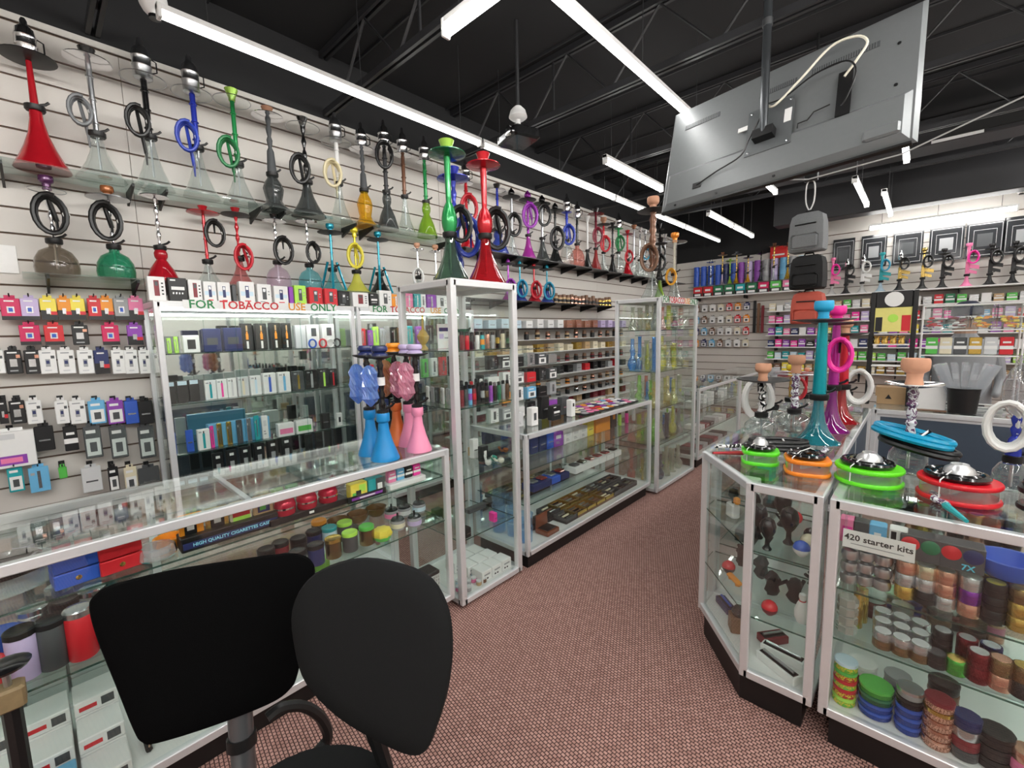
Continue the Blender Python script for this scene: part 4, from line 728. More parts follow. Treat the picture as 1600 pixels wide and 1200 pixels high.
for lv, (z, hm) in enumerate(((1.6, .26), (1.2, .34), (.84, .3), (.48, .3), (.05, .33))):
    ds = [CB[c][1] + ' water pipe' for c in pal[lv]]
    for i, (c, lab) in enumerate(zip(pal[lv], ordlabels(ds, 'on the wide tower %s tier' % ('top', 'second', 'third', 'fourth', 'bottom')[lv], 'the long counter'))):
        bong((-1.93 if i % 2 else -2.13, 4.09 + .078 * i, z + .001), hm * random.uniform(.75, 1), random.uniform(.042, .055), CB[c][0], lab, ('beaker', 'bulb', 'tube')[(i + lv) % 3], 'water pipes in the wide tower')
for lv, (z, hm) in enumerate(((1.6, .24), (1.2, .3), (.84, .28), (.48, .28), (.05, .3))):
    for i in range(9): bong((-2.03, 4.13 + .085 * i, z + .001), hm * random.uniform(.6, .9), .03, CB[(0, 6, 0, 2, 0, 1, 4)[(i + 2 * lv) % 7]][0], '%s slim middle-row pipe from the long counter on the %s tier' % (ORD[i], ('top', 'second', 'third', 'fourth', 'bottom')[lv]), ('tube', 'bulb')[i % 2], 'middle row of water pipes')
for i in range(10): box('boxed_stock', '%s stock item from the wide tower in the far counter' % ORD[i], 'box', (-2.0, 5.2 + .13 * i, .681), .10, .08, random.uniform(.04, .12), ('white', 'black', 'grey', 'white', 'ltgrey')[i % 5], 'wht', PI / 2, 'stock in the far counter')
for i in range(8): box('boxed_stock', '%s low stock item from the wide tower in the far counter' % ORD[i], 'box', (-2.0, 5.2 + .16 * i, .401), .13, .14, random.uniform(.03, .08), ('white', 'white', 'maroon', 'black', 'ltgrey')[i % 5], 'wht', PI / 2, 'low stock in the far counter')
for i in range(7): box('display_card', '%s dark flat case from the wide tower on the far counter floor' % ORD[i], 'case', (-2.1, 5.2 + .19 * i, .131), .16, .2, .05, ('black', 'maroon', 'grey')[i % 3], 'dark', PI / 2, 'flat cases on the far counter floor')
for i in range(8): bong((-2.02, 6.8 + .16 * i, .681), .18, .03, CB[i % 6][0], '%s little %s water pipe from the aisle in the farthest counter' % (ORD[i], CB[i % 6][1]), ('beaker', 'bulb')[i % 2], 'little pipes in the farthest counter')
# ---- counter beside the chairs
XF = -1.97
def lc(px, z, x=XF): return Vector((x, yof(px, x, z), z + .0005))
rt = thing('round_tin', 'large round clear bin of coiled black hose in the chair-side counter', 'bin', lc(2, .83, -2.12))
MB().lathe([(.12, 0), (.13, .005), (.135, .06), (.138, .062), (.13, .058), (.122, .008)], 28).build('bin_wall', glass((.85, .9, .9), .25), rt); MB().tube(hose_path(.1, 3, 0, 1, 0, 24), .012, 7, 0, False, Matrix.Translation((0, 0, .055)) @ Matrix.Rotation(PI / 2, 4, 'X')).build('hose_coil', BLKG, rt)
for px, c, lab in ((120, 'blue', 'blue two-tier flip box on the chair-side counter shelf'), (187, 'red', 'red two-tier flip box with gold emblem on the counter shelf')):
    t = thing('flip_box', lab, 'box', lc(px, .83, -1.99), PI / 2 + .1)
    for k_ in range(2):
        o = MB().cbox(-.056, .056, -.05, .05, .052 * k_, .052 * k_ + .048, .003).build('box_tier', kc(c), t)
    MB().lathe([(.008, 0), (.001, .002)], 10, 0, Matrix.Translation((0, -.051, .024)) @ Matrix.Rotation(PI / 2, 4, 'X')).build('emblem', GOLD, t)
put('crystal_ashtray', MB().lathe([(.05, 0), (.06, .01), (.055, .04), (.048, .045), (.04, .015)], 12, 0, None, False).mesh('crystal_ashtray', glass((.85, .85, .87), .25, gain=3)), 'faceted clear crystal ashtray by the red flip box', 'ashtray', lc(246, .83, -1.97))
put('silicone_ashtray', MB().lathe([(.045, 0), (.05, .005), (.05, .035), (.042, .036), (.035, .012)], 20, 0, None, True, 0, 4, .03).mesh('silicone_ashtray', kc('orange')), 'round orange silicone ashtray on the counter shelf', 'ashtray', lc(266, .83, -2.05))
for i, (px, c) in enumerate(((222, 'maroon'), (285, 'red'), (320, 'green'))): put('silicone_ashtray', MB().lathe([(.045, 0), (.05, .005), (.05, .04), (.042, .041), (.035, .012)], 20).mesh('silicone_ashtray', kc(c)), '%s silicone ashtray under the orange one' % c, 'ashtray', lc(px, .575, -1.97))
y = yof(362, -1.95, .83); t = thing('case_display', 'printed counter display of cigarette cases with skull and leaf pictures', 'display', (-1.95, y, .8305), PI / 2)
MB().cbox(-.165, .165, -.03, .05, 0, .055, .003).build('display_box', BLK, t)
for i, (c, d_) in enumerate((('orange', [(.2, .7, .1, .6, 'black'), (.3, .6, .3, .55, 'white')]), ('gold', [(.2, .8, .05, .7, 'black'), (.35, .65, .3, .65, 'white')]), ('cream', [(.1, .9, .3, .5, 'red'), (.1, .9, .1, .3, 'lime')]), ('tan', [(.2, .8, .2, .7, 'navy'), (.3, .6, .3, .6, 'green')]))): link('cigarette_case', pack_mesh('cigarette_case', .076, .018, .085, c, d_), t, (-.123 + .082 * i, .02, .045))
st_ = MB().box(-.16, .16, -.0325, -.0305, .012, .036).build('title_strip', kc('navy'), t); text_mesh('lettering', 'HIGH QUALITY CIGARETTES CASE', .017, PM((.3, .75, .9)), st_, frame4((0, -.0335, .024), (1, 0, 0), (0, 0, 1)))
dt = thing('grinder_stand', 'black stand for the three red dome grinders', 'stand', lc(480, .83, -1.96), PI / 2); MB().cbox(-.17, .17, -.05, .04, 0, .03, .004).build('stand_body', BLK, dt); MB().box(-.01, .01, -.0515, -.0505, .01, .02).build('price_tag', WHT, dt)
for i, px in enumerate((446, 480, 513)):
    t = thing('dome_grinder', '%s red dome helmet grinder from the picture cases on black stand' % ORD[i], 'grinder', lc(px, .861, -1.945), PI / 2, 'red dome grinders')
    MB().lathe([(.04, 0), (.042, .004), (.042, .025), (.036, .03)], 20).build('grinder_body', M3((.5, .01, .04)), t); MB().lathe([(.043, .025), (.043, .032)], 20).build('band', CHR, t); MB().lathe([(.042, .032), (.043, .04), (.036, .06), (.02, .075), (.002, .08)], 20).build('dome', M3((.55, .01, .05)), t)
for px, c, d_, lab in ((555, 'yellow', [(.1, .5, .1, .5, 'green'), (.5, .9, .5, .9, 'lime'), (.3, .6, .3, .6, 'black')], 'yellow and green leaf-print box in counter'), (582, 'teal', [(.45, 1, .0, 1, 'dkgrey'), (.55, .85, .2, .7, 'white')], 'teal and grey box with white leaf')): box('leaf_box', lab, 'box', lc(px, .83, -1.95), .085, .045, .085, c, d_)
box('label_strip', 'black display lip with purple lettering under the leaf boxes', 'sign', (-1.905, yof(574, -1.905, .83), .8305), .2, .004, .03, 'black', [(.1, .9, .3, .7, 'purple'), (.3, .7, .4, .6, 'white')])
t = thing('pack_tray', 'white tray of pink and blue packs at the tower end of counter', 'tray', lc(632, .83, -1.94), PI / 2); MB().cbox(-.11, .11, -.04, .04, 0, .03, .004).build('tray_body', WHT, t)
for i, c in enumerate(('pink', 'sky', 'black', 'hot')): link('pack', pack_mesh('pack', .045, .03, .06, c, ST['band']), t, (-.075 + .05 * i, .02, .03))
for px, x, c, lid, h_, r_, lab in ((132, -1.97, 'red', 'silver', .17, .038, 'red stash can with silver lid'), (88, -1.98, 'dkgrey', 'black', .16, .037, 'dark glass stash can with leaf print'), (42, -1.98, 'lilac', 'black', .16, .037, 'lilac textured stash can with black lid'), (110, -2.12, 'black', 'black', .15, .037, 'black stash can behind the red one'), (152, -2.12, 'grey', 'silver', .16, .037, 'grey stash can with silver lid'), (60, -2.14, 'silver', 'silver', .15, .037, 'silver stash can behind the lilac one'), (100, -2.26, 'dkgrey', 'silver', .15, .037, 'charcoal stash can with bright lid'), (8, -2.1, 'blue', 'blue', .12, .05, 'blue stash can near the corner'), (-16, -1.97, 'red', 'red', .10, .04, 'short red stash can'), (170, -2.0, 'black', 'black', .14, .04, 'slim black stash can'), (190, -2.1, 'teal', 'black', .14, .04, 'teal stash can')):
    put('stash_can', jar_mesh('stash_can', r_, h_, c, lid, None, .14), lab + ' on counter middle shelf', 'can', lc(px, .575, x), 0, 'stash cans')
jl = [(395, -1.97, 'black', 'black', 'black jar'), (420, -1.98, 'black', 'black', 'black jar'), (445, -1.96, 'black', 'black', 'black jar'), (418, -2.1, 'black', 'black', 'black jar in rear row'), (440, -2.12, 'maroon', 'black', 'wine dark jar'), (468, -2.1, 'black', 'black', 'black jar in rear row'), (467, -1.97, 'dkgrey', 'black', 'charcoal jar'), (495, -1.97, 'navy', 'black', 'navy jar'), (492, -2.12, 'navy', 'black', 'navy jar in rear row'), (522, -1.97, 'bronze', 'gold', 'bronze jar with skull print'), (548, -1.97, 'dkgrey', 'lime', 'smoky jar with lime lid and leaf print'), (574, -1.97, 'bronze', 'green', 'bronze jar with green skull print'), (540, -2.1, 'dkgrey', 'lime', 'lime-lidded jar in rear row'), (516, -2.1, 'ice', 'teal', 'teal-lidded jar in rear row'), (500, -2.22, 'bronze', 'orange', 'orange-lidded jar in rear row')]
for (px, x, c, lid, d_), lab in zip(jl, ordlabels([j[4] for j in jl], 'in the chair-side counter', 'the cups')): put('stash_jar', jar_mesh('stash_jar', .036, .095, c, lid, None, .2), lab, 'jar', lc(px, .575, x), 0, 'stash jars')
put('pineapple_dish', MB().lathe([(.035, 0), (.042, .01), (.042, .02)], 16, 1).lathe([(.042, .02), (.048, .035), (.04, .055), (.02, .06)], 16, 0, None, True, 0, 8, .08).mesh('pineapple_dish', [kc('yellow'), kc('green')]), 'yellow pineapple-shaped dish with green foot', 'dish', lc(598, .575, -1.95))
for i, (px, x) in enumerate(((622, -2.0), (648, -1.96), (632, -2.12), (612, -2.14), (655, -2.1))):
    t = thing('grinder_pot', '%s clear pot with black spike lid from the pineapple dish' % ORD[i], 'pot', lc(px, .575, x), 0, 'clear spike-lidded pots'); MB().lathe([(.035, 0), (.038, .004), (.038, .045), (.034, .05)], 18).build('pot', glass((.8, .8, .82), .35), t); MB().lathe([(.0385, .012), (.0385, .036)], 18, cap=False).build('printed_band', kc(('cream', 'lilac', 'ltgrey', 'pink', 'ice')[i]), t); MB().lathe([(.036, .05), (.03, .06), (.006, .062), (.005, .085)], 14).build('lid', BLKG, t)
for i, px in enumerate((530, 560, 588)): put('amber_bowl', MB().lathe([(.04, 0), (.055, .02), (.06, .045), (.055, .045), (.045, .015)], 18).mesh('amber_bowl', glass((.35, .2, .08), .4)), '%s amber glass bowl from the dark jars' % ORD[i], 'bowl', lc(px, .575, -2.26), 0, 'amber glass bowls')
# counter floor
k = 0
for i in range(4):
    for j in range(3):
        x, y = -2.03 - .14 * j, -.36 + .13 * i
        if x < -2.4: continue
        for s in range((1, 2, 3)[j]):
            box('vape_carton', 'white carton with blue dragon-smoke print, stack %s, layer %s' % (ORD[i * 3 + j], ORD[s]), 'box', (x, y, .1305 + .055 * s), .12, .13, .053, 'white', [(.1, .5, .3, .6, 'red'), (.6, .9, .2, .8, 'dkgrey')], PI / 2, 'white cartons on the counter floor')
box('printed_lid', 'flat white carton lid with teal blue picture on the counter floor', 'box', (-2.02, -.1, .1305 + .056), .12, .10, .02, 'sky', 'plain')
for i in range(9): put('cable_pack', MB().tube([(0, -.05, .012), (0, .05, .012)], .011, 6).tube([(.0, -.05, .02), (.01, 0, .026), (0, .05, .02)], .003, 5, 1).mesh('cable_pack', [BLK, M3((.5, .3, .2))]), '%s black cable packet from the white cartons' % ORD[i], 'cable', (-2.0 - .03 * (i % 3), .14 + .035 * i, .131), PI / 2 + .15 * (i % 2), 'black cable packets')
for i, px in enumerate((676, 694)):
    t = thing('storage_basket', '%s white lattice basket with black lid from the green cartons' % ORD[i], 'basket', (-2.0 - .0 * i, 1.30 + .11 * i, .131), PI / 2, 'lattice baskets'); m = MB()
    for a in range(6):
        for b_ in range(5): pass
    for a in range(7): m.box(-.045 + a * .0142, -.041 + a * .0142, -.05, -.047, 0, .11)
    for b_ in range(6): m.box(-.045, .045, -.05, -.047, b_ * .021, b_ * .021 + .004)
    m.box(-.045, .045, .047, .05, 0, .11).box(-.045, -.042, -.047, .047, 0, .11).box(.042, .045, -.047, .047, 0, .11).box(-.042, .042, -.047, .047, 0, .003); m.build('lattice_body', WHT, t); MB().cbox(-.047, .047, -.052, .052, .11, .135, .006).build('lid', BLK, t)
for i in range(8): box('green_carton', '%s lime and white carton from the jars on the counter floor' % ORD[i], 'box', (-2.04 - .13 * (i % 2), .78 + .11 * (i // 2), .131), .10, .11, .05 + .02 * (i % 3), 'lime' if i % 3 else 'white', 'band', PI / 2, 'green cartons')
# ---------------- island counters: things on the tops ----------------
ZT = .9865
def isl(px, py): return at(px, py, z=ZT)
def inst(px, pyb, pyt, wpx, label, base, bm, sm, trw=None, hs=None, P=None, **k):
    P = P or isl(px, pyb); zt = zat(P.x, P.y, pyt)
    if trw: k['tray'] = (trw[0], rad(px, P, trw[1]), len(trw) > 2)
    if hs: k['hose'] = (RUB[hs[0]], rad(px, P, hs[1]), hs[2], hs[3], hs[4])
    return hookah(label, base, P, zt, rad(px, P, wpx), bm, sm, **k)
GTL = glass((.05, .42, .50), .3, gain=2); GMG = glass((.42, .03, .36), .35, gain=2); GRD = glass((.52, .02, .03), .4, gain=2)
inst(1297, 0, 470, 78, 'large teal hookah with bright blue bowl and wide black tray', 'flare', GTL, M3((.0, .35, .42), metal=.6), trw=(BLK, 100), top=('bowl', PM((.02, .38, .68))), bf=.33, stem='taper', rs=.026, P=Vector((-.38, 2.8, ZT)))
inst(1325, 0, 478, 64, 'purple hookah with hot pink bowl and hot pink hose ring', 'flare', GMG, M3((.5, .03, .35), metal=.6), trw=(BLK, 84), top=('bowl', PM((.85, .02, .3))), hs=('pink', 62, .62, .02, 0), bf=.36, stem='taper', rs=.022, P=Vector((-.36, 3.14, ZT)))
inst(1345, 0, 500, 62, 'red hookah with black tray behind the purple one', 'flare', GRD, M3((.55, .01, .03), metal=.5), trw=(BLK, 74), top=('bowl', TERRA), bf=.36, stem='taper', rs=.026, P=Vector((-.35, 3.46, ZT)))
BW = mat((.5, .5, .5), .3)
def marble(c1, c2, sc=22):
    k = ('mb', c1, c2, sc)
    if k in MT: return MT[k]
    m = bpy.data.materials.new('swirl_print'); m.use_nodes = True; nt = m.node_tree; b = nt.nodes['Principled BSDF']; tc = nt.nodes.new('ShaderNodeTexCoord'); n = nt.nodes.new('ShaderNodeTexNoise'); n.inputs['Scale'].default_value = sc; n.inputs['Distortion'].default_value = 2.5
    r = nt.nodes.new('ShaderNodeValToRGB'); r.color_ramp.interpolation = 'CONSTANT'; r.color_ramp.elements[0].color = (*c1, 1); r.color_ramp.elements[1].color = (*c2, 1); r.color_ramp.elements[1].position = .5
    nt.links.new(tc.outputs['Object'], n.inputs[0]); nt.links.new(n.outputs[0], r.inputs[0]); nt.links.new(r.outputs[0], b.inputs['Base Color']); b.inputs['Roughness'].default_value = .25; MT[k] = m; return m
ZEB = marble((.01, .01, .01), (.8, .8, .8)); SWR = marble((.7, .72, .75), (.12, .05, .12), 30)
inst(1190, 0, 568, 54, 'small black and white swirl hookah with terracotta bowl', 'globe', GCLR, ZEB, trw=(BLK, 84), top=('bowl', TERRA), tf=.77, bf=.32, stem='bumps', rs=.018, P=Vector((-.63, 2.72, ZT)))
inst(1257, 0, 555, 62, 'small purple swirl glass hookah with terracotta bowl', 'globe', GCLR, SWR, trw=(CLEAR, 70, 1), top=('bowl', TERRA), tf=.77, bf=.28, stem='bumps', rs=.02, P=Vector((-.52, 2.98, ZT)))
inst(1208, 0, 575, 56, 'small grey hookah with white looped hose behind the swirl one', 'dome', GCLR, PM(K['grey']), trw=(CHR, 50), top=('bowl', PM(K['grey'])), hs=('white', 74, .45, -.08, 0), tf=.77, bf=.3, P=Vector((-.68, 3.2, ZT)))
inst(1240, 0, 570, 46, 'small hookah with yellow bowl and dark red tray', 'dome', GCLR, GOLD, trw=(MAROON, 58), top=('bowl', YEL), tf=.77, bf=.3, P=Vector((-.66, 3.62, ZT)))
inst(1225, 0, 575, 40, 'small red-hosed hookah behind the yellow-bowled one', 'dome', GCLR, RED, trw=(RED, 40), hs=('red', 40, .5, -.05, 0), top=('bowl', TERRA), bf=.3, P=Vector((-.62, 3.95, ZT)))
inst(1362, 0, 566, 50, 'clear glass hookah with white hose at the counter corner', 'dome', GCLR, CLEAR, hs=('white', 66, .55, .06, 0), bf=.4, P=Vector((-.36, 3.85, ZT)))
inst(1402, 0, 560, 66, 'glass globe hookah with large terracotta bowl and marbled stem', 'globe', GCLR, SWR, trw=(CHR, 92), top=('bowl', TERRA), tf=.77, bf=.30, stem='bumps', rs=.016, P=Vector((-.01, 2.40, ZT)))
inst(1556, 0, 632, 64, 'bright blue stemmed hookah with thick white hose ring', 'globe', GCLR, BLUE, hs=('white', 110, .78, -.02, .04), bf=.38, stem='bal', rs=.012, P=Vector((.27, 2.37, ZT)))
def loops(name, lab, P, c, L, rz, n=3, r=.011, cat='hose', z=0.):
    t = thing(name, lab, cat, P, rz); m = MB()
    for i in range(n): m.tube([(-L / 2 * math.cos(a) , .05 * math.sin(a) + .014 * i, r + .014 * i + z) for a in [2 * PI * q / 20 for q in range(20)]], r, 7, 0, True)
    m.build('hose_loop', c, t); MB().tube([(.03, -.04, r), (.03, .06, r + .03)], .004, 5).build('tie', WHT, t); return t
def lying_hose(lab, a, b, c, tipm, wob=.03):
    a, b = Vector(a), Vector(b); d = b - a; nrm = Vector((-d.y, d.x, 0)).normalized(); pts = [a + d * (i / 10) + nrm * wob * math.sin(i * .9) for i in range(11)]
    t = thing('hookah_hose', lab, 'hose'); MB().tube(pts, .011, 7).build('hose_tube', c, t); MB().tube([pts[-1], pts[-1] + d.normalized() * .16 + Vector((0, 0, .01))], .012, 7, r2=.006).build('mouthpiece', tipm, t)
loops('hose_bundle', 'folded black hose bundle lying before the teal hookah', (-.49, 2.5, ZT), RUB['black'], .26, .5, 3)
lying_hose('black hose with zebra mouthpiece lying toward the aisle corner', (-.52, 2.66, ZT + .013), (-.66, 2.42, ZT + .013), RUB['black'], ZEB)
lying_hose('zebra and red mouthpiece hose at the corner case edge', (-.5, 2.4, ZT + .013), (-.6, 2.28, ZT + .013), ZEB, M3((.5, .05, .06)), .01)
lying_hose('purple marbled hose end beside the orange container', (-.32, 2.62, ZT + .013), (-.30, 2.36, ZT + .013), SWR, BLKG, .01)
loops('hose_bundle', 'blue and black hose bundle resting against the glass globe', (-.01, 2.36, ZT + .15), mat((.0, .30, .52), .3), .25, -.35, 2, .012).rotation_euler[1] = .16
loops('hose_bundle', 'black hose bundle under the blue one at the globe', (.01, 2.36, ZT + .11), RUB['black'], .24, -.35, 2, .012).rotation_euler[1] = .16
lying_hose('marbled hose tip between the green and red containers', (.06, 2.12, ZT + .013), (.09, 2.0, ZT + .013), SWR, kc('teal'), .01)
def puck(px, py, wpx, h, c, label, sq=False, bowl=True, dark=False):
    P = isl(px, py); r = rad(px, P, wpx); fl = (4, .07) if sq else (0, 0); rim = mat(c, .3)
    t = thing('hookah_container', label, 'hookah', P, PI / 4 + .3)
    for z in (0, h - .016): MB().lathe([(r, z), (r * 1.03, z + .004), (r * 1.03, z + .012), (r, z + .016)], 32, 0, None, True, 0, fl[0], fl[1]).build('rim', rim, t)
    MB().lathe([(r * .96, .016), (r * .96, h - .016)], 32, 0, None, True, 0, fl[0], fl[1], False).build('clear_wall', glass((.88, .92, .90), .08, gain=2), t)
    MB().box(-r * .4, r * .4, -.003, .003, .02, h - .02).build('insert_card', WHT, t)
    ho = MB().tube([((r * .84 - .022 * r / .1 * i / 24) * math.cos(2 * PI * i / 24), (r * .84 - .022 * r / .1 * i / 24) * math.sin(2 * PI * i / 24), h + .012 + .002 * (i // 24)) for i in range(62)], .011, 7).build('hose_coil', BLKG, t)
    if bowl: MB().lathe([(r * .42, h), (r * .42, h + .014), (r * .36, h + .036), (r * .24, h + .046), (r * .22, h + .052), (r * .12, h + .052), (.003, h + .046)], 28, 0, None, True, 0, 14, .02).build('metal_bowl', mat((.7, .71, .72), .3, .8), t)
    MB().tube([(-r * .99, .0, .01), (-r * .99, 0, h + .008), (-r * .5, 0, h + .03), (r * .5, .02, h + .03), (r * .99, .0, h + .008), (r * .99, 0, .01)], .0022, 5).build('tie_cord', WHT, t)
puck(1187, 722, 62, .062, (.12, .75, .03), 'green-rimmed square hookah container with black hose', True)
puck(1260, 738, 76, .066, (.9, .25, .02), 'orange-rimmed hookah container with black hose', True, False)
puck(1356, 752, 108, .066, (.14, .78, .02), 'wide round green-rimmed hookah container with chrome bowl')
puck(1495, 778, 134, .072, (.62, .01, .02), 'wide round red-rimmed hookah container with chrome bowl')
puck(1640, 800, 110, .072, (.02, .02, .02), 'round black-rimmed hookah container beside the red one')
put('glass_vase', MB().lathe([(.04, 0), (.07, .03), (.10, .12), (.095, .22), (.065, .31), (.04, .34), (.05, .36), (.036, .385), (.045, .40)], 24, 0, None, True, 0, 6, .03).mesh('glass_vase', glass((.8, .8, .82), .12, gain=4)), 'silvery egg-shaped glass vase behind the blue hookah', 'vase', (.51, 4.3, ZT))
# ---- grinder counter contents
def gx(px, y, z): return Vector((xof(px, y, z), y, z + .0005))
rc1 = thing('kit_shelf', 'narrow clear shelf of starter kits under the counter top', 'shelf'); MB().box(-.17, 1.2, 1.94, 2.2, .796, .802).build('shelf_pane', SHELFG, rc1)
for x in (-.16, .5, 1.19): MB().box(x - .004, x + .004, 1.94, 1.96, .802, .94).build('hanger', CLEAR, rc1)
cd_ = thing('starter_sign', 'white sign reading 420 starter kits in the grinder counter', 'sign', gx(1370, 1.932, .80)); w_ = xof(1416, 1.932, .82) - xof(1305, 1.932, .82)
MB().box(-w_ / 2, w_ / 2, -.0015, .0015, .002, .068).build('sign_card', WHT, cd_)
text_mesh('lettering', '420 starter kits', .030, PM((.03, .03, .03)), cd_, frame4((0, -.0022, .042), (1, 0, 0), (0, 0, 1)), .0003); MB().box(-w_ * .38, w_ * .36, -.002, -.0016, .018, .021).build('small_print', kc('grey'), cd_)
for px, c, d_, lab in ((1325, 'pink', [(.2, .8, .2, .7, 'hot')], 'pink starter kit box'), (1345, 'dkgrey', 'plain', 'charcoal starter kit box'), (1371, 'sky', [(.3, .7, .3, .7, 'white')], 'sky blue starter kit box'), (1402, 'white', [(.1, .4, .2, .9, 'black'), (.5, .9, .1, .6, 'black')], 'black leaf-print starter kit box')): box('kit_box', lab + ' above the sign', 'box', gx(px, 2.02, .802), .048, .05, .09, c, d_, 0, 'starter kits')
for px, lab, cs in ((1436, 'dark kit box with red and green balls print', ('red', 'dkgreen')), (1500, 'dark kit box with red ball and cyan 7X lettering', ('red', 'navy'))):
    t = thing('kit_box', lab, 'box', gx(px, 2.0, .802), 0); MB().cbox(-.052, .052, -.04, .03, 0, .085, .003).build('box_body', kc('dkgrey'), t)
    for i, c in enumerate(cs): MB().lathe([(.024, 0), (.018, .003), (.001, .004)], 18, 0, Matrix.Translation((-.025 + .05 * i, -.0405, .055)) @ Matrix.Rotation(PI / 2, 4, 'X')).build('picture', kc(c), t)
    if '7X' in lab: text_mesh('lettering', '7X', .026, PM((.1, .6, .8)), t, frame4((.015, -.0415, .016), (1, 0, 0), (0, 0, 1)))
put('blue_dish', MB().lathe([(.05, 0), (.075, .03), (.08, .06), (.07, .06), (.045, .012)], 22).mesh('blue_dish', kc('blue')), 'round cobalt blue dish beside the kit boxes', 'dish', gx(1575, 2.02, .802))
GC = [('rose', 'ltgrey'), ('cream', 'ltgrey'), ('rose', 'rose'), ('silver', 'grey'), ('black', 'dkgrey'), ('gold', 'gold'), ('silver', 'green'), ('black', 'lime'), ('gold', 'blue'), ('silver', 'silver')]
LVN = ('lowest', 'second', 'third', 'fourth')
def stack(px, y, z, spec, r, h, where, name='herb_grinder', group='herb grinders'):
    P = gx(px, y, z); zz = P.z
    for i, (c, tp) in enumerate(spec):
        put(name, grinder_mesh(name, r, h, c, tp), '%s-topped %s grinder, %s in the %s stack' % (tp.replace('dkgrey', 'charcoal').replace('ltgrey', 'pale').replace('rose', 'copper'), c.replace('rose', 'copper'), LVN[i], where), 'grinder', (P.x, P.y, zz), random.random(), group); zz += h + .0015
for i, (px, sp) in enumerate(((1412, [('gold', 'blue'), ('silver', 'green'), ('rose', 'ltgrey')]), (1443, [('black', 'lime'), ('silver', 'silver'), ('cream', 'ltgrey')]), (1474, [('silver', 'green'), ('rose', 'rose'), ('rose', 'grey')]), (1512, [('rose', 'cream'), ('purple', 'lilac'), ('silver', 'silver')]), (1550, [('black', 'yellow'), ('black', 'lime'), ('black', 'yellow')]), (1590, [('gold', 'gold'), ('gold', 'yellow'), ('bronze', 'gold')]), (1630, [('gold', 'gold'), ('silver', 'gold'), ('gold', 'black')]))):
    stack(px, 2.0, .645, sp, .0275, .044, '%s front tall' % ORD[i])
    stack(px - 4, 2.09, .645, [random.choice(GC) for _ in range(3)], .0275, .04, '%s second-line tall' % ORD[i])
for i in range(4):
    for k_ in range(3):
        P = gx((1325, 1350, 1377, 1395)[i], (1.98, 2.0, 2.0, 2.1)[i], .645); put('ball_grinder', MB().lathe([(.012, 0), (.024, .006), (.028, .022), (.024, .038), (.012, .044), (.006, .046)], 18).mesh('ball_grinder', STEEL), '%s silver ball grinder up in the %s ball column' % (ORD[k_], ORD[i]), 'grinder', (P.x, P.y, P.z + .0465 * k_), 0, 'silver ball grinders')
for i in range(4):
    P = gx(1322, 1.99, .445); put('clear_cup', MB().lathe([(.028, 0), (.033, .004), (.033, .03), (.028, .034)], 8, 0, None, False).mesh('clear_cup', glass((.75, .74, .70), .3, gain=3)), '%s faceted clear cup up beside the gold tubes' % ORD[i], 'cup', (P.x, P.y, P.z + .036 * i), 0, 'faceted clear cups')
for i, px in enumerate((1338, 1346)): put('gold_tube', bottle_mesh('gold_tube', .018, .14, 'gold', 'gold'), '%s gold tube beside the clear cups' % ORD[i], 'tube', gx(px, 2.05 + .05 * i, .445), 0, 'gold tubes')
for i in range(3):
    for j in range(3): 
        stack(1378 + 29 * i, 1.975 + .075 * j, .445, [('silver', 'ltgrey')] * 2 if j else [('bronze', 'cream'), ('silver', 'ltgrey')], .029, .03, '%s low %s-line' % (ORD[i], ('front', 'middle', 'rear')[j]), 'tin_grinder', 'tin grinders')
for i, (px, sp) in enumerate(((1462, [('black', 'dkgrey')]), (1492, [('green', 'gold')]), (1526, [('maroon', 'brown'), ('maroon', 'silver')]), (1560, [('rose', 'bronze'), ('bronze', 'rose')]), (1596, [('dkgrey', 'gold'), ('bronze', 'gold')]), (1630, [('blue', 'gold'), ('rose', 'gold')]))): stack(px, 1.975, .445, sp, .028, .05, '%s squat' % ORD[i], group='squat grinders')
stack(1528, 1.96, .445, [], .03, .04, 'x')
for i, (px, sp) in enumerate(((1470, [('black', 'silver')] * 2), (1508, [('maroon', 'grey')] * 2), (1545, [('navy', 'silver')] * 2))): stack(px, 2.06, .445, sp, .027, .045, '%s squat rear' % ORD[i], group='squat grinders')
DK = .161
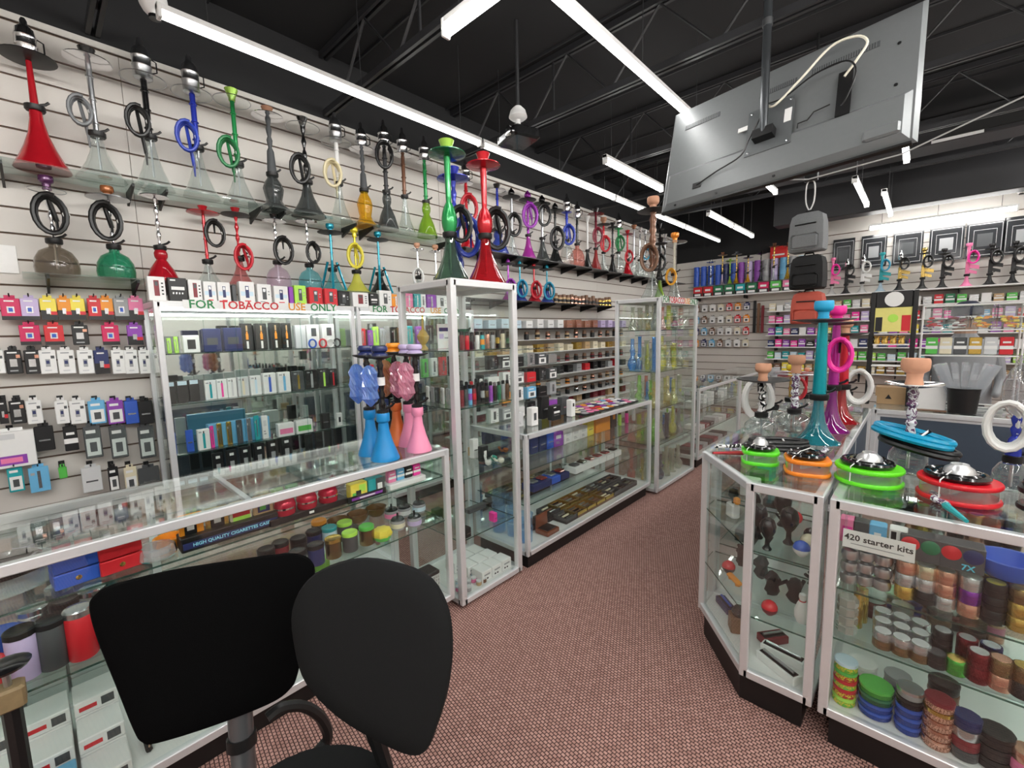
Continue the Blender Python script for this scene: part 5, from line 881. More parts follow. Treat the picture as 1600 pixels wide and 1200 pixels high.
for px, y, c, sp, r, h, lab in ((1318, 1.985, None, ('lime', 'yellow', 'yellow', 'green', 'ice'), .036, .034, 'comic-print acrylic grinder'), (1366, 2.0, None, ('blue', 'blue', 'dkgreen', 'green'), .05, .028, 'translucent acrylic grinder'), (1417, 1.985, None, ('blue', 'blue', 'blue', 'black', 'silver'), .037, .032, 'tall blue pile acrylic grinder'), (1462, 1.975, None, ('rose', 'rose', 'rose', 'gold', 'maroon'), .038, .034, 'copper mesh pile grinder'), (1505, 1.98, None, ('dkgrey', 'maroon', 'silver', 'navy'), .036, .036, 'dark pile grinder'), (1550, 2.0, None, ('black', 'black', 'black'), .045, .04, 'black pile grinder'), (1600, 1.98, None, ('rose', 'pink', 'rose'), .035, .036, 'pinkish pile grinder'), (1345, 2.1, None, ('maroon', 'maroon', 'white'), .045, .04, 'maroon rear pile grinder'), (1400, 2.12, None, ('grey', 'silver', 'grey'), .04, .036, 'grey rear pile grinder'), (1470, 2.13, None, ('black', 'black', 'brown', 'black'), .042, .036, 'black rear pile grinder')):
    P = gx(px, y, DK)
    for i, c_ in enumerate(sp):
        tr_ = lab.startswith('trans') or lab.startswith('tall blue')
        put('acrylic_grinder', jar_mesh('acrylic_grinder', r, h, c_, c_ if c_ != 'yellow' else 'red', glass(K[c_], .5) if tr_ else marble((.75, .62, .05), (.5, .04, .02) if i % 2 else (.15, .5, .05), 60) if lab.startswith('comic') else marble((.72, .38, .28), (.25, .1, .06), 140) if lab.startswith('copper') else None, .4), '%s, %s from the bottom, %s' % (lab, ORD[i], c_.replace('dk', 'dark ')), 'grinder', (P.x, P.y, P.z + (h + .001) * i), 0, 'acrylic grinder piles')
# ---- corner case contents
def ck(x, y, z): return Vector((x, y, z + .0005))
for i, (x, y, s) in enumerate(((-.47, 2.06, 1), (-.415, 1.97, .9), (-.36, 2.08, 1.05), (-.42, 2.26, 1.05), (-.53, 2.2, 1))):
    t = thing('figure_pipe', '%s black balloon-headed silicone pipe from the aisle in the corner case' % ORD[i], 'pipe', ck(x, y, .69), i, 'black balloon-headed pipes'); MB().lathe([(.018, 0), (.02, .005), (.01, .02), (.009, .05), (.02, .065), (.032, .09), (.034, .115), (.026, .14), (.01, .152), (.002, .154)], 16).build('body', BLKG, t, None, None).scale = (s, s, s); MB().tube([(.008, 0, .03), (.026, 0, .05)], .005, 6).build('spout', BLKG, t)
for x, y, z, c, c2, lab in ((-.30, 2.0, .69, 'blue', 'white', 'blue and white two-tone ball jar'), (-.29, 2.085, .69, 'cream', 'grey', 'beige and grey two-tone ball jar'), (-.29, 2.16, .69, 'black', 'yellow', 'black and yellow two-tone ball jar'), (-.63, 2.22, .40, 'red', 'black', 'red ball jar behind the orange pipe'), (-.40, 1.99, .40, 'red', 'maroon', 'glossy red ball jar on the corner case shelf'), (-.38, 2.32, .69, 'red', 'red', 'small red ball among the black pipes')):
    r = .031; t = thing('ball_jar', lab, 'jar', ck(x, y, z)); MB().lathe([(.012, 0)] + [(r * math.sin(q), r - r * math.cos(q)) for q in (.6, 1, 1.3, 1.57)], 18).build('lower_half', kc(c2), t); MB().lathe([(r * math.sin(q), r - r * math.cos(q)) for q in (1.57, 1.9, 2.3, 2.8, 3.1)], 18).build('upper_half', mat(K[c], .2, coat=.5), t)
t = thing('figure_cup', 'white cup figure with orange patch and black balloon head', 'figure', ck(-.62, 2.22, .69), 2.4); MB().cbox(-.03, .03, -.02, .02, 0, .07, .006).build('cup', WHT, t); MB().lathe([(.006, .07), (.01, .09), (.024, .11), (.02, .14), (.002, .15)], 14).build('balloon', BLKG, t); MB().cbox(-.045, -.015, -.012, .012, .075, .11, .006).build('patch', kc('orange'), t)
put('car_pipe', MB().cbox(-.05, .05, -.015, .015, .012, .03, .006).lathe([(.012, 0), (.012, .02)], 10, 0, Matrix.Translation((-.03, 0, .006))).lathe([(.012, 0), (.012, .02)], 10, 0, Matrix.Translation((.03, 0, .006))).mesh('car_pipe', kc('orange')), 'orange skateboard-shaped pipe on the corner case shelf', 'pipe', ck(-.58, 2.14, .40), -.8)
put('pin_pipe', MB().lathe([(.018, 0), (.026, .02), (.028, .045), (.018, .08), (.010, .095), (.014, .108), (.012, .12), (.003, .126)], 16).lathe([(.0125, .088), (.0125, .094)], 16, 1).mesh('pin_pipe', [WHT, kc('red')]), 'white bowling-pin pipe on the corner case shelf', 'pipe', ck(-.29, 2.02, .40))
for i, (x, y) in enumerate(((-.43, 2.16), (-.34, 2.16), (-.6, 2.34), (-.5, 2.28), (-.29, 2.33))): put('resin_pipe', MB().lathe([(.02, 0), (.03, .02), (.025, .05), (.032, .075), (.018, .1), (.004, .11)], 9, 0, None, False, 1.3, 3, .18).tube([(.02, 0, .05), (.06, .01, .08)], .008, 6).mesh('resin_pipe', BLKG if i != 3 else kc('dkgrey')), '%s knobbly black sculpted pipe from the aisle glass' % ORD[i], 'pipe', ck(x, y, .40), i, 'knobbly black pipes')
for x, y, w_, d_, c, rz, lab in ((-.36, 2.0, .18, .05, 'white', -.5, 'slim white pen box with black pen before the maroon one'), (-.36, 2.09, .17, .05, 'white', -.15, 'slim white pen box at the back of the corner case floor'), (-.42, 2.18, .12, .06, 'maroon', .9, 'maroon flat case on the corner case floor'), (-.66, 2.3, .12, .05, 'navy', -.8, 'navy blue lidded flat case on the corner case floor')):
    t = thing('pen_box', lab, 'box', ck(x, y, .16), rz); MB().cbox(-w_ / 2, w_ / 2, -d_ / 2, d_ / 2, 0, .035, .003).build('box_body', kc(c), t); MB().box(-w_ * .45, w_ * .45, -d_ * .3, d_ * .3, .035, .037).build('pad', BLK, t); MB().tube([(-w_ * .4, 0, .042), (w_ * .4, 0, .042)], .006, 7).build('pen', STEEL if c != 'navy' else kc('blue'), t)
t = thing('wooden_tank', 'brown wooden box pipe with black top in corner case', 'pipe', ck(-.56, 2.16, .16), .5); MB().cbox(-.04, .04, -.035, .035, 0, .08, .004).build('wood_body', mat((.22, .11, .05), .5, noise=.3, ns=18), t); MB().lathe([(.03, .08), (.034, .1), (.02, .12)], 14).build('top', BLKG, t)
# ---- inside the counter under the teal hookah
for i in range(9): box('boxed_stock', '%s stocked box from the corner case in the aisle-side counter' % ORD[i], 'box', (-.6, 2.6 + .17 * i, .6905), .1, .08, random.uniform(.05, .14), ('white', 'black', 'teal', 'ltgrey', 'navy')[i % 5], 'wht', -PI / 2, 'stock in the aisle-side counter')
for i in range(7): box('boxed_stock', '%s low stocked box from the corner case in the aisle-side counter' % ORD[i], 'box', (-.6, 2.62 + .2 * i, .4205), .13, .1, random.uniform(.04, .1), ('black', 'white', 'grey')[i % 3], 'wht', -PI / 2, 'low stock in the aisle-side counter')
# ---- back arm of the island
t = thing('display_stand', 'black upright display stand with yellow and red poster', 'stand', (-.17, 4.4, ZT)); 
for x in (-.13, .11): MB().cbox(x, x + .03, -.02, .02, 0, .86, .004).build('upright', BLK, t)
MB().cbox(-.10, .11, -.015, .015, .74, .86, .004).build('head_board', BLK, t); MB().lathe([(.055, 0), (.055, .004)], 20, 0, Matrix.Translation((.005, -.016, .80)) @ Matrix.Rotation(PI / 2, 4, 'X')).build('round_badge', WHT, t)
po = MB().box(-.10, .11, -.01, -.004, .56, .74).build('poster', mat((.78, .72, .22), .5), t); MB().box(-.095, -.055, -.0125, -.0105, .565, .67).build('poster_print', kc('black'), po); MB().box(.055, .105, -.0125, -.0105, .565, .68).build('poster_print', kc('red'), po); MB().lathe([(.03, 0), (.03, .002)], 18, 0, Matrix.Translation((.005, -.0105, .66)) @ Matrix.Rotation(PI / 2, 4, 'X')).build('poster_print', kc('lime'), po)
for z in (.30, .46): MB().box(-.10, .11, -.06, .05, z, z + .008).build('stand_shelf', WHT, t)
for i in range(4): put('brass_cup', MB().lathe([(.018, 0), (.022, .02), (.016, .035), (.024, .06)], 12).mesh('brass_cup', GOLD), '%s brass cup from the corner on the black stand' % ORD[i], 'cup', (-.25 + .048 * i, 4.39, ZT + .4685), 0, 'brass cups')
wr = thing('wire_rack', 'white wire rack holding the clear jars', 'rack', (.25, 4.56, ZT)); m = MB()
for x in (-.25, .25):
    for y in (-.09, .09): m.tube([(x, y, 0), (x, y, .74)], .006, 6)
for z in (.02, .38, .56, .74):
    for y in (-.09, .09): m.tube([(-.25, y, z), (.25, y, z)], .005, 6)
    for x in (-.25, .25): m.tube([(x, -.09, z), (x, .09, z)], .005, 6)
m.build('wire_frame', WHT, wr)
for z in (.38, .56): MB().box(-.25, .25, -.09, .09, z + .005, z + .009).build('rack_shelf', CLEAR, wr)
for i, (x, c, lab) in enumerate(((-.185, 'red', 'clear jar of red and white sweets by the stand'), (-.065, 'maroon', 'clear jar of dark red sweets'), (.06, 'orange', 'clear jar of orange pouches beside the dark red sweets'), (.185, 'orange', 'clear jar of orange pouches at the rack end'))):
    t = thing('candy_jar', lab, 'jar', (.25 + x, 4.56, ZT + .5695)); MB().cbox(-.056, .056, -.07, .07, 0, .16, .01).build('jar_wall', glass((.9, .92, .92), .08), t); MB().cbox(-.058, .058, -.072, .072, .16, .172, .005).build('jar_lid', CLEAR, t); m = MB()
    for q in range(26): 
        a, b_, d_ = random.uniform(-.035, .035), random.uniform(-.05, .05), random.uniform(.012, .085); m.cbox(a - .014, a + .014, b_ - .01, b_ + .01, d_ - .006, d_ + .006, .003, q % 2)
    st2 = m.build('sweets', [kc(c), kc('white' if c != 'orange' else 'yellow')], t); st2['kind'] = 'stuff'
for i in range(6): box('snack_bag', '%s clear snack bag under the candy jars' % ORD[i], 'bag', (.06 + .075 * i, 4.57, ZT + .39), .065, .03, .12, ('green', 'cream', 'dkgrey', 'gold', 'ltgrey', 'red')[i], 'band', 0, 'clear snack bags')
bk = thing('tube_bucket', 'black bucket packed with clear plastic straw tubes', 'bucket', (.235, 4.29, ZT)); MB().lathe([(.07, 0), (.085, .17), (.09, .172), (.08, .165), (.066, .006)], 24).build('bucket', BLK, bk)
for i in range(16):
    a = 2 * PI * i / 16; r0, r1 = .05, .15 + .03 * (i % 3); MB().box(-.016, .016, -.002, .002, 0, .3, 0, Matrix.Translation((math.cos(a) * r0 * .8, math.sin(a) * r0 * .5, .05)) @ Matrix.Rotation(math.cos(a) * .38, 4, 'Y') @ Matrix.Rotation(-math.sin(a) * .25, 4, 'X')).build('straw_tube', glass((.88, .9, .92), .2, gain=3), bk)
t = thing('cardboard_box', 'open brown cardboard box on the dark-backed counter', 'box', (-.14, 4.55, ZT)); MB().box(-.09, .12, -.08, .08, 0, .13).build('carton_body', mat((.42, .27, .14), .8), t); MB().box(-.1, -.09, -.08, .08, .06, .13).build('flap', mat((.42, .27, .14), .8), t)
MB().prism([(-.02, 0), (.02, 0), (0, .035)], 0, .001, 0, Matrix.Translation((-.02, -.0805, .04)) @ Matrix.Rotation(PI / 2, 4, 'X')).build('mark', BLK, t)
box('white_card', 'blank white card propped by the bucket', 'card', (.08, 4.33, ZT), .15, .006, .2, 'white', 'plain', 0)
box('brown_folder', 'flat reddish-brown folder lying on the back counter', 'folder', (.06, 4.29, ZT), .2, .05, .008, 'brown', 'plain', 0)
# ---------------- television on its pole ----------------
tv = thing('television', 'large flat television seen from behind, hung from a ceiling pole', 'television', (-.796, 3.386, 2.895)); tv.rotation_mode = 'XYZ'
tv.rotation_euler = (Matrix.Rotation(-.128, 3, 'Z') @ Matrix.Rotation(-.292, 3, 'X') @ Matrix.Rotation(-.042, 3, 'Y')).to_euler()
TVG = mat((.17, .18, .185), .42, .25, noise=.04); W, Hh = .725, .415
MB().cbox(-W, W, .0, .012, -Hh, Hh, .004).build('screen_panel', BLKG, tv)
def shell(x0, x1, z0, z1, y0, y1, ins):
    vs = [(x0, y0, z0), (x1, y0, z0), (x1, y0, z1), (x0, y0, z1), (x0 + ins, y1, z0 + ins), (x1 - ins, y1, z0 + ins), (x1 - ins, y1, z1 - ins), (x0 + ins, y1, z1 - ins)]
    return MB().add(vs, [(3, 2, 1, 0), (4, 5, 6, 7), (0, 1, 5, 4), (1, 2, 6, 5), (2, 3, 7, 6), (3, 0, 4, 7)])
bk_ = shell(-W, W, -Hh, Hh, 0, -.02, .02).build('back_cover', TVG, tv)
shell(-W + .03, W - .03, -Hh + .02, -Hh + .30, -.02, -.045, .03).build('lower_bulge', TVG, tv)
MB().box(-W + .02, W - .02, -.03, .0, -Hh - .012, -Hh).build('bottom_edge', BLK, tv)
VN = mat((.07, .075, .08), .6)
for x, z, w_, y in ((-.48, .24, .26, -.021), (.02, .245, .22, -.021), (.37, .25, .33, -.021), (-.5, -.36, .18, -.03), (.22, -.33, .24, -.036)):
    o = MB().box(x - w_ / 2, x + w_ / 2, y - .002, y, z - .018, z + .018).build('vent', VN, bk_)
    m = MB()
    for i in range(int(w_ / .012)): m.box(x - w_ / 2 + .012 * i, x - w_ / 2 + .012 * i + .004, y - .004, y - .002, z - .016, z + .016)
    m.build('vent_fins', TVG, o)
MB().box(-.13, .14, -.05, -.0455, -.2, .12).build('mount_plate', mat((.13, .14, .145), .4, .4), tv)
for x, z in ((-.11, -.18), (.12, -.18), (.12, .10), (-.11, .10), (0, -.1), (.02, -.1)): MB().lathe([(.008, 0), (.008, .004), (.004, .006)], 8, 0, Matrix.Translation((x, -.05, z)) @ Matrix.Rotation(PI / 2, 4, 'X')).build('bolt', STEEL, tv)
MB().box(-.19, -.13, -.052, -.046, .0, .03).build('label_sticker', WHT, tv); MB().box(.09, .13, -.0525, -.05, -.05, .04).build('label_sticker', WHT, tv)
MB().box(.36, .43, -.05, -.044, -.14, .14).build('port_recess', BLK, tv)
m = MB()
for p_ in ([(.17, -.05, -.12), (.17, -.05, -.09), (.22, -.05, -.09), (.25, -.05, -.05), (.33, -.05, -.04)],): m.tube([(x, y + .003, z) for x, y, z in p_], .004, 5)
m.build('groove', BLK, tv)
for x, z in ((-.6, -.385), (-.3, -.385), (.06, -.385), (.36, -.33), (.62, .2), (.62, -.05), (.62, -.3)): MB().lathe([(.009, 0), (.009, .003)], 10, 0, Matrix.Translation((x, -.03 if z < -.2 else -.02, z)) @ Matrix.Rotation(PI / 2, 4, 'X')).build('screw_hole', BLK, tv)
MB().cbox(.5, .66, -.06, -.02, -.36, -.29, .01).build('foot_socket', TVG, tv)
tvi = (Matrix.Translation((-.796, 3.386, 2.895)) @ tv.rotation_euler.to_matrix().to_4x4())
pp = tvi @ Vector((-.01, -.085, -.10)); pole = MB().tube([pp, Vector((pp.x, pp.y, 4.05))], .024, 14)
inv = tvi.inverted(); po = MB().tube([inv @ pp, inv @ Vector((pp.x, pp.y, 4.05))], .024, 14).build('ceiling_pole', mat((.05, .055, .06), .3, .5), tv)
MB().tube([inv @ Vector((pp.x, pp.y, 3.45)), inv @ Vector((pp.x, pp.y, 3.49))], .029, 14).build('pole_collar', STEEL, po)
MB().box(-.07, .05, -.11, -.05, -.13, -.07).build('tilt_bracket', BLK, tv)
MB().tube(crv([(-.01, -.09, .1), (.05, -.11, .05), (.18, -.1, .17), (.32, -.1, .30), (.44, -.09, .30), (.49, -.08, .24), (.45, -.07, .17), (.39, -.055, .10)]), .007, 7).build('white_cable', mat((.75, .72, .6), .5), tv)
MB().tube(crv([(-.01, -.09, .1), (.1, -.1, .09), (.25, -.1, .16), (.40, -.09, .17), (.45, -.08, .08), (.41, -.06, -.05), (.385, -.05, -.08)]), .005, 6).build('black_cable', BLK, tv)
MB().tube(crv([(-.02, -.1, .04), (-.09, -.09, -.1), (-.14, -.08, -.2), (-.3, -.06, -.24), (-.44, -.05, -.29)]), .005, 6).build('power_cord', BLK, tv)
MB().box(-.47, -.41, -.05, -.044, -.31, -.27).build('power_socket', BLK, tv)
# backpacks on a cord below the television
def pack(z0, z1, w_, d_, m, label, y=4.75):
    zc = (z0 + z1) / 2; h = z1 - z0; x = xof(1263, y, zc); t = thing('backpack', label, 'backpack', (x, y, z0), -.15)
    def sl(zf, k): return [(-w_ / 2 * k, -d_ * .4 * k), (-w_ * .35 * k, -d_ / 2 * k), (w_ * .35 * k, -d_ / 2 * k), (w_ / 2 * k, -d_ * .4 * k), (w_ / 2 * k, d_ * .4 * k), (-w_ / 2 * k, d_ * .4 * k)]
    lv = [(0, .86), (.04, .98), (.3, 1), (.75, .95), (.93, .85), (1, .6)]; vs = []; fs = []
    for zf, k in lv: vs += [(a, b, zf * h) for a, b in sl(zf, k)]
    for j in range(5): fs += [(j * 6 + i, j * 6 + (i + 1) % 6, j * 6 + 6 + (i + 1) % 6, j * 6 + 6 + i) for i in range(6)]
    fs += [(5, 4, 3, 2, 1, 0), tuple(30 + i for i in range(6))]
    MB().add(vs, fs, 0, True).build('bag_body', m, t); MB().cbox(-w_ * .4, w_ * .4, -d_ * .62, -d_ * .45, h * .06, h * .45, .02).build('front_pocket', m, t)
    MB().tube([(-w_ * .3, -d_ * .50, h * .7), (w_ * .3, -d_ * .50, h * .7)], .006, 5).build('zipper', BLK, t); MB().tube([(-.04, 0, h * .97), (-.03, 0, h * 1.07), (.03, 0, h * 1.07), (.04, 0, h * .97)], .008, 6).build('grab_loop', BLK, t)
    return x
zs = [zat(-.78, 4.75, q) for q in (333, 394, 396, 452, 453, 506)]
px_ = pack(zs[1], zs[0], .27, .16, mat((.22, .23, .24), .8, ns=90, noise=.15), 'grey backpack hanging below the television')
pack(zs[3], zs[2] - .02, .26, .16, mat((.012, .012, .013), .8), 'black backpack hanging under the grey one'); pack(zs[5], zs[4] - .02, .25, .14, mat((.5, .09, .06), .7), 'faded red backpack hanging under the black one')
t = thing('suspension_loop', 'white cord loop holding up the backpacks', 'cord', (px_, 4.75, 0)); MB().tube(crv([(0, 0, zs[0] + .02), (-.03, 0, zs[0] + .1), (-.03, 0, zs[0] + .24), (0, 0, zs[0] + .28), (.03, 0, zs[0] + .24), (.03, 0, zs[0] + .1), (0, 0, zs[0] + .02)]), .006, 6).build('cord', WHT, t); MB().cbox(-.05, .05, -.03, .03, zs[0] + .27, zs[0] + .36, .005).build('hang_block', BLK, t); MB().tube([(0, 0, zs[0] + .36), (0, 0, 4.05)], .012, 8).build('drop_rod', BLK, t)
t = thing('ceiling_cable', 'thin pale cable strung behind the television across the ceiling', 'cable'); MB().tube([(-1.5, 4.6, 3.0), (-.8, 4.68, 2.86), (-.2, 4.75, 2.92), (.6, 4.8, 3.2), (1.6, 4.9, 4.04)], .006, 6).build('cable', mat((.5, .5, .5), .5), t)
# projector and cameras
t = thing('projector', 'black ceiling projector on a white mount', 'projector', (-2.5, 2.84, 3.13), -.3); MB().cbox(-.15, .15, -.12, .12, 0, .085, .015).build('projector_body', BLKG, t); MB().lathe([(.035, 0), (.04, .02), (.03, .025)], 18, 0, Matrix.Translation((.07, -.12, .045)) @ Matrix.Rotation(PI / 2, 4, 'X')).build('lens', CHR, t); MB().box(-.1, 0, -.122, -.12, .02, .06).build('vent', STEEL, t)
MB().lathe([(.03, .085), (.05, .10), (.02, .13), (.02, .28)], 14).build('mount_tube', WHT, t); MB().tube([(0, 0, .28), (0, 0, .92)], .015, 8).build('drop_pipe', JOIST, t); MB().lathe([(.05, .18), (.075, .2), (.06, .25), (.03, .28)], 16).build('mount_head', WHT, t)
for dx in (-.1, .1): MB().tube([(dx, -.05, .086), (0, 0, .15)], .008, 6).build('mount_arm', WHT, t)
for (x, y, z), lab in (((-3.12, .62, 3.35), 'white dome security camera at the lamp row end'), ((.86, 9.05, 3.3), 'white dome security camera above the framed posters')):
    t = thing('security_camera', lab, 'camera', (x, y, z), 0); MB().lathe([(.03, .10), (.06, .08), (.065, .03), (.05, 0), (.03, -.02), (.003, -.03)], 18).build('housing', WHT, t); MB().lathe([(.028, -.035), (.03, -.02), (.02, 0)], 14).build('lens', BLKG, t); MB().tube([(0, 0, .08), (0, 0, 4.05 - z)], .012, 8).build('stalk', WHT, t)
# ---------------- office chairs ----------------
FAB = mat((.0018, .0018, .002), .9, spec=.06, ns=500, noise=.3, bump=.15)
def pad(outline, plane_p, nrm, th, name, parent, m):    # a cushioned pad with real thickness: outline points lie in the plane through plane_p
    nrm = Vector(nrm).normalized(); pts = []
    for q in outline:
        d = ray(*q); o = Vector((0, 0, CAMZ)); t_ = (plane_p - o).dot(nrm) / d.dot(nrm); pts.append(o + d * t_)
    n = len(pts); P2 = []
    for i in range(n):                           # smooth the outline
        a, b, c, d = pts[i - 1], pts[i], pts[(i + 1) % n], pts[(i + 2) % n]
        for s in range(4):
            t_ = s / 4; P2.append(.5 * ((2 * b) + (c - a) * t_ + (2 * a - 5 * b + 4 * c - d) * t_ * t_ + (3 * b - a - 3 * c + d) * t_ ** 3))
    n = len(P2); ctr = sum(P2, Vector()) / n; vs = []; rings = []
    for s, k in ((.0, 1), (.35, .98), (.7, .92), (.9, .75), (.98, .45), (1, 0), (.98, -.45), (.9, -.75), (.7, -.92), (.35, -.98), (0., -1)):
        rings.append(len(vs)); vs += [ctr + (p - ctr) * max(s, .001) + nrm * th / 2 * k for p in P2]
    fs = []
    for j in range(len(rings) - 1): fs += [(rings[j] + i, rings[j + 1] + i, rings[j + 1] + (i + 1) % n, rings[j] + (i + 1) % n) for i in range(n)]
    inv = parent.matrix_world.inverted() if parent.location.length == 0 else Matrix.Translation(-parent.location)
    return MB().add([inv @ v for v in vs], fs, 0, True).build(name, m, parent)
def star_base(t, x, y, r=.28):
    for k in range(5):
        a = 2 * PI * k / 5 + .3; o = MB().tube([(x, y, .1), (x + math.cos(a) * r, y + math.sin(a) * r, .07)], .022, 8, r2=.015).build('base_arm', BLK, t); c = MB().lathe([(.026, -.012), (.028, -.008), (.028, .008), (.026, .012)], 14, 0, Matrix.Translation((x + math.cos(a) * r, y + math.sin(a) * r, .0285)) @ Matrix.Rotation(a, 4, 'Z') @ Matrix.Rotation(PI / 2, 4, 'X')).build('caster', BLK, o)
def arms(t, pts): MB().tube(crv(pts), .016, 8).build('armrest', BLK, t)
c1 = thing('office_chair', 'black office chair with wide square-shouldered backrest against the counter', 'chair', (-1.12, .02, 0))
cp = Vector((-1.34, .22, .764)); nr = Vector((.93, -.22, .22))
pad([(139, 950), (148, 930), (175, 914), (250, 894), (330, 880), (440, 865), (472, 867), (488, 878), (492, 900), (484, 960), (466, 1050), (452, 1078), (420, 1100), (330, 1135), (245, 1161), (222, 1160), (208, 1140), (180, 1070), (152, 1000)], cp, nr, .05, 'backrest', c1, FAB)
GR_ = mat((.16, .17, .18), .3, .7); o = Vector((1.12, -.02, 0))
MB().tube([Vector((-1.345, .30, .74)) + o, Vector((-1.30, .282, .56)) + o, Vector((-1.28, .275, .42)) + o, Vector((-1.22, .2, .33)) + o, (0, .05, .29)], .03, 12).build('back_spine', GR_, c1); MB().tube([Vector((-1.298, .281, .53)) + o, Vector((-1.293, .279, .50)) + o], .036, 14).build('spine_collar', BLK, c1)
MB().cbox(-.2, .2, -.2, .2, .30, .37, .03).build('seat', FAB, c1); MB().tube([(0, 0, .1), (0, 0, .30)], .028, 12).build('gas_lift', GR_, c1); star_base(c1, 0, -.02, .2)
arms(c1, [at(418, 1122, x=-1.3) + o, at(440, 1106, x=-1.3) + o, at(475, 1104, x=-1.3) + o, at(502, 1122, x=-1.3) + o, at(512, 1150, x=-1.3) + o, at(495, 1175, x=-1.3) + o, (-.1, .2, .33)])
c2 = thing('office_chair', 'black office chair with rounded egg-shaped backrest in the aisle', 'chair', (-.93, .29, 0))
FAB2 = mat((.007, .0075, .008), .8, spec=.2, ns=500, noise=.3, bump=.15)
cp = Vector((-.98, .494, .82)); nr = Vector((.62, -.70, .30))
pad([(590, 872), (530, 878), (482, 905), (458, 950), (462, 1010), (480, 1065), (530, 1118), (600, 1160), (645, 1178), (668, 1170), (685, 1130), (702, 1070), (708, 1000), (698, 940), (665, 895)], cp, nr, .06, 'backrest', c2, FAB2)
ro = [(.24 * math.cos(2 * PI * i / 14), .23 * math.sin(2 * PI * i / 14)) for i in range(14)]
MB().lathe([(.02, .0), (.2, .0), (.235, .02), (.24, .045), (.22, .075), (.1, .085), (.01, .085)], 28).build('seat', FAB2, c2, (-.01, .0, .435)); MB().tube([(-.04, .2, .62), (-.02, .22, .5), (0, .1, .44)], .022, 8).build('back_spine', BLK, c2)
MB().tube([(0, 0, .1), (0, 0, .435)], .026, 12).build('gas_lift', mat((.2, .21, .22), .25, .8), c2); star_base(c2, .03, .05, .2)
t = thing('padlock_stand', 'black-topped wooden block gadget at the counter corner', 'gadget', at(12, 1070, x=-1.72) - Vector((0, 0, .0))); t.location.z = .0
hz = at(12, 1060, x=-1.72).z; MB().cbox(-.03, .03, -.03, .03, hz - .08, hz - .02, .006).build('wood_block', mat((.25, .18, .09), .6, noise=.3), t); MB().tube([(0, 0, 0), (0, 0, hz - .08)], .02, 8).build('post', BLK, t); MB().tube([(0, 0, hz - .02), (0, 0, hz + .03)], .008, 8).build('rod', STEEL, t); MB().lathe([(.045, hz + .03), (.05, hz + .038), (.03, hz + .045)], 18).build('cap', BLKG, t)
# ---------------- far wall ----------------
YS = WB - .02
def bshelf(x0, x1, z, label, d=.32, m=None): 
    t = thing('wall_shelf', label, 'shelf'); MB().box(x0, x1, WB - d, WB - .002, z - .02, z).build('shelf_board', m or WHT, t)
    for x in (x0 + .15, (x0 + x1) / 2, x1 - .15): MB().box(x - .006, x + .006, WB - d * .8, WB - .002, z - .08, z - .02).build('bracket', BLK, t)
bshelf(-3.6, -1.5, 2.25, 'long white shelf of stand-up pouches on the far wall'); bshelf(-1.45, 2.2, 2.13, 'long white shelf of rifle-shaped hookahs on the far wall')
bshelf(-3.6, -1.62, 2.46, 'clear glass shelf of jars above the pouches', .3, WSG)
cl = ['blue'] * 4 + ['navy', 'blue', 'purple', 'lilac', 'purple', 'grey', 'lilac', 'sky', 'grey', 'ice']
for i, c in enumerate(cl):
    x = -3.5 + .142 * i
    for k_ in range(4):
        put('tobacco_jar', jar_mesh('tobacco_jar', .055, .1, c, c, None, .3), '%s jar, %s up, column %s on the far glass shelf' % (c, LVN[k_], ORD[i]), 'jar', (x, WB - .12, 2.4605 + .101 * k_), 0, 'jars on the far white shelf')
for i in range(9):
    c = ('red', 'red', 'dkgreen', 'dkgreen', 'teal', 'dkgreen', 'crimson', 'green', 'pink')[i]; box('tobacco_pouch', '%s stand-up pouch from the shop corner on the far white shelf' % ORD[i], 'pouch', (-3.42 + .2 * i, WB - .22, 2.2505), .17, .05, .19, c, 'pouch', 0, 'stand-up pouches')
for i, (px, m, g, tp) in enumerate(((1126, 'gold', GMAU, BROWN), (1148, 'gold', GAMB, GREY), (1166, 'gold', GAMB, BLKG), (1186, 'black', GSMK, BLKG), (1206, 'gold', GCLR, BROWN), (1228, 'gold', GAMB, BROWN), (1108, 'chrome', GCLR, CHR), (1138, 'lime', GLIM, LIME))):
    x = xof(px, WB - .3, 2.3); hookah('%s hookah with %s stem in front of the far jars' % (ORD[i], m), 'cone', (x, WB - .24, 2.4605), 2.4605 + (.62, .6, .5, .55, .66, .64, .5, .48)[i], .05, g, {'gold': GOLD, 'black': BLKG, 'chrome': CHR, 'lime': LIME}[m], tray=(tp, .09, False), top=('cup', tp), stem='twist', group='hookahs in front of the far jars', face=-PI / 2)
for i in range(2): put('red_sign', MB().cbox(-.14, .14, -.02, .02, 0, .22, .01).box(-.1, .1, -.0215, -.0205, .05, .08, 1).mesh('red_sign', [mat((.8, .02, .02), .4), WHT]), '%s red-faced box sign on the far white shelf end' % ORD[i], 'sign', (-1.72 - .32 * i, WB - .04, 2.87 if i else 2.62), 0, 'red box signs')
gun = [(1299, 'pink', 'white'), (1321, 'black', 'black'), (1346, 'white', 'white'), (1375, 'teal', 'ice'), (1404, 'gold', 'black'), (1440, 'gold', 'black'), (1471, 'black', 'black'), (1509, 'pink', 'pink'), (1545, 'black', 'black'), (1581, 'black', 'black')]
gl = ordlabels([a[1] + ' rifle-shaped hookah' for a in gun], 'on the far wall shelf', 'the backpacks')
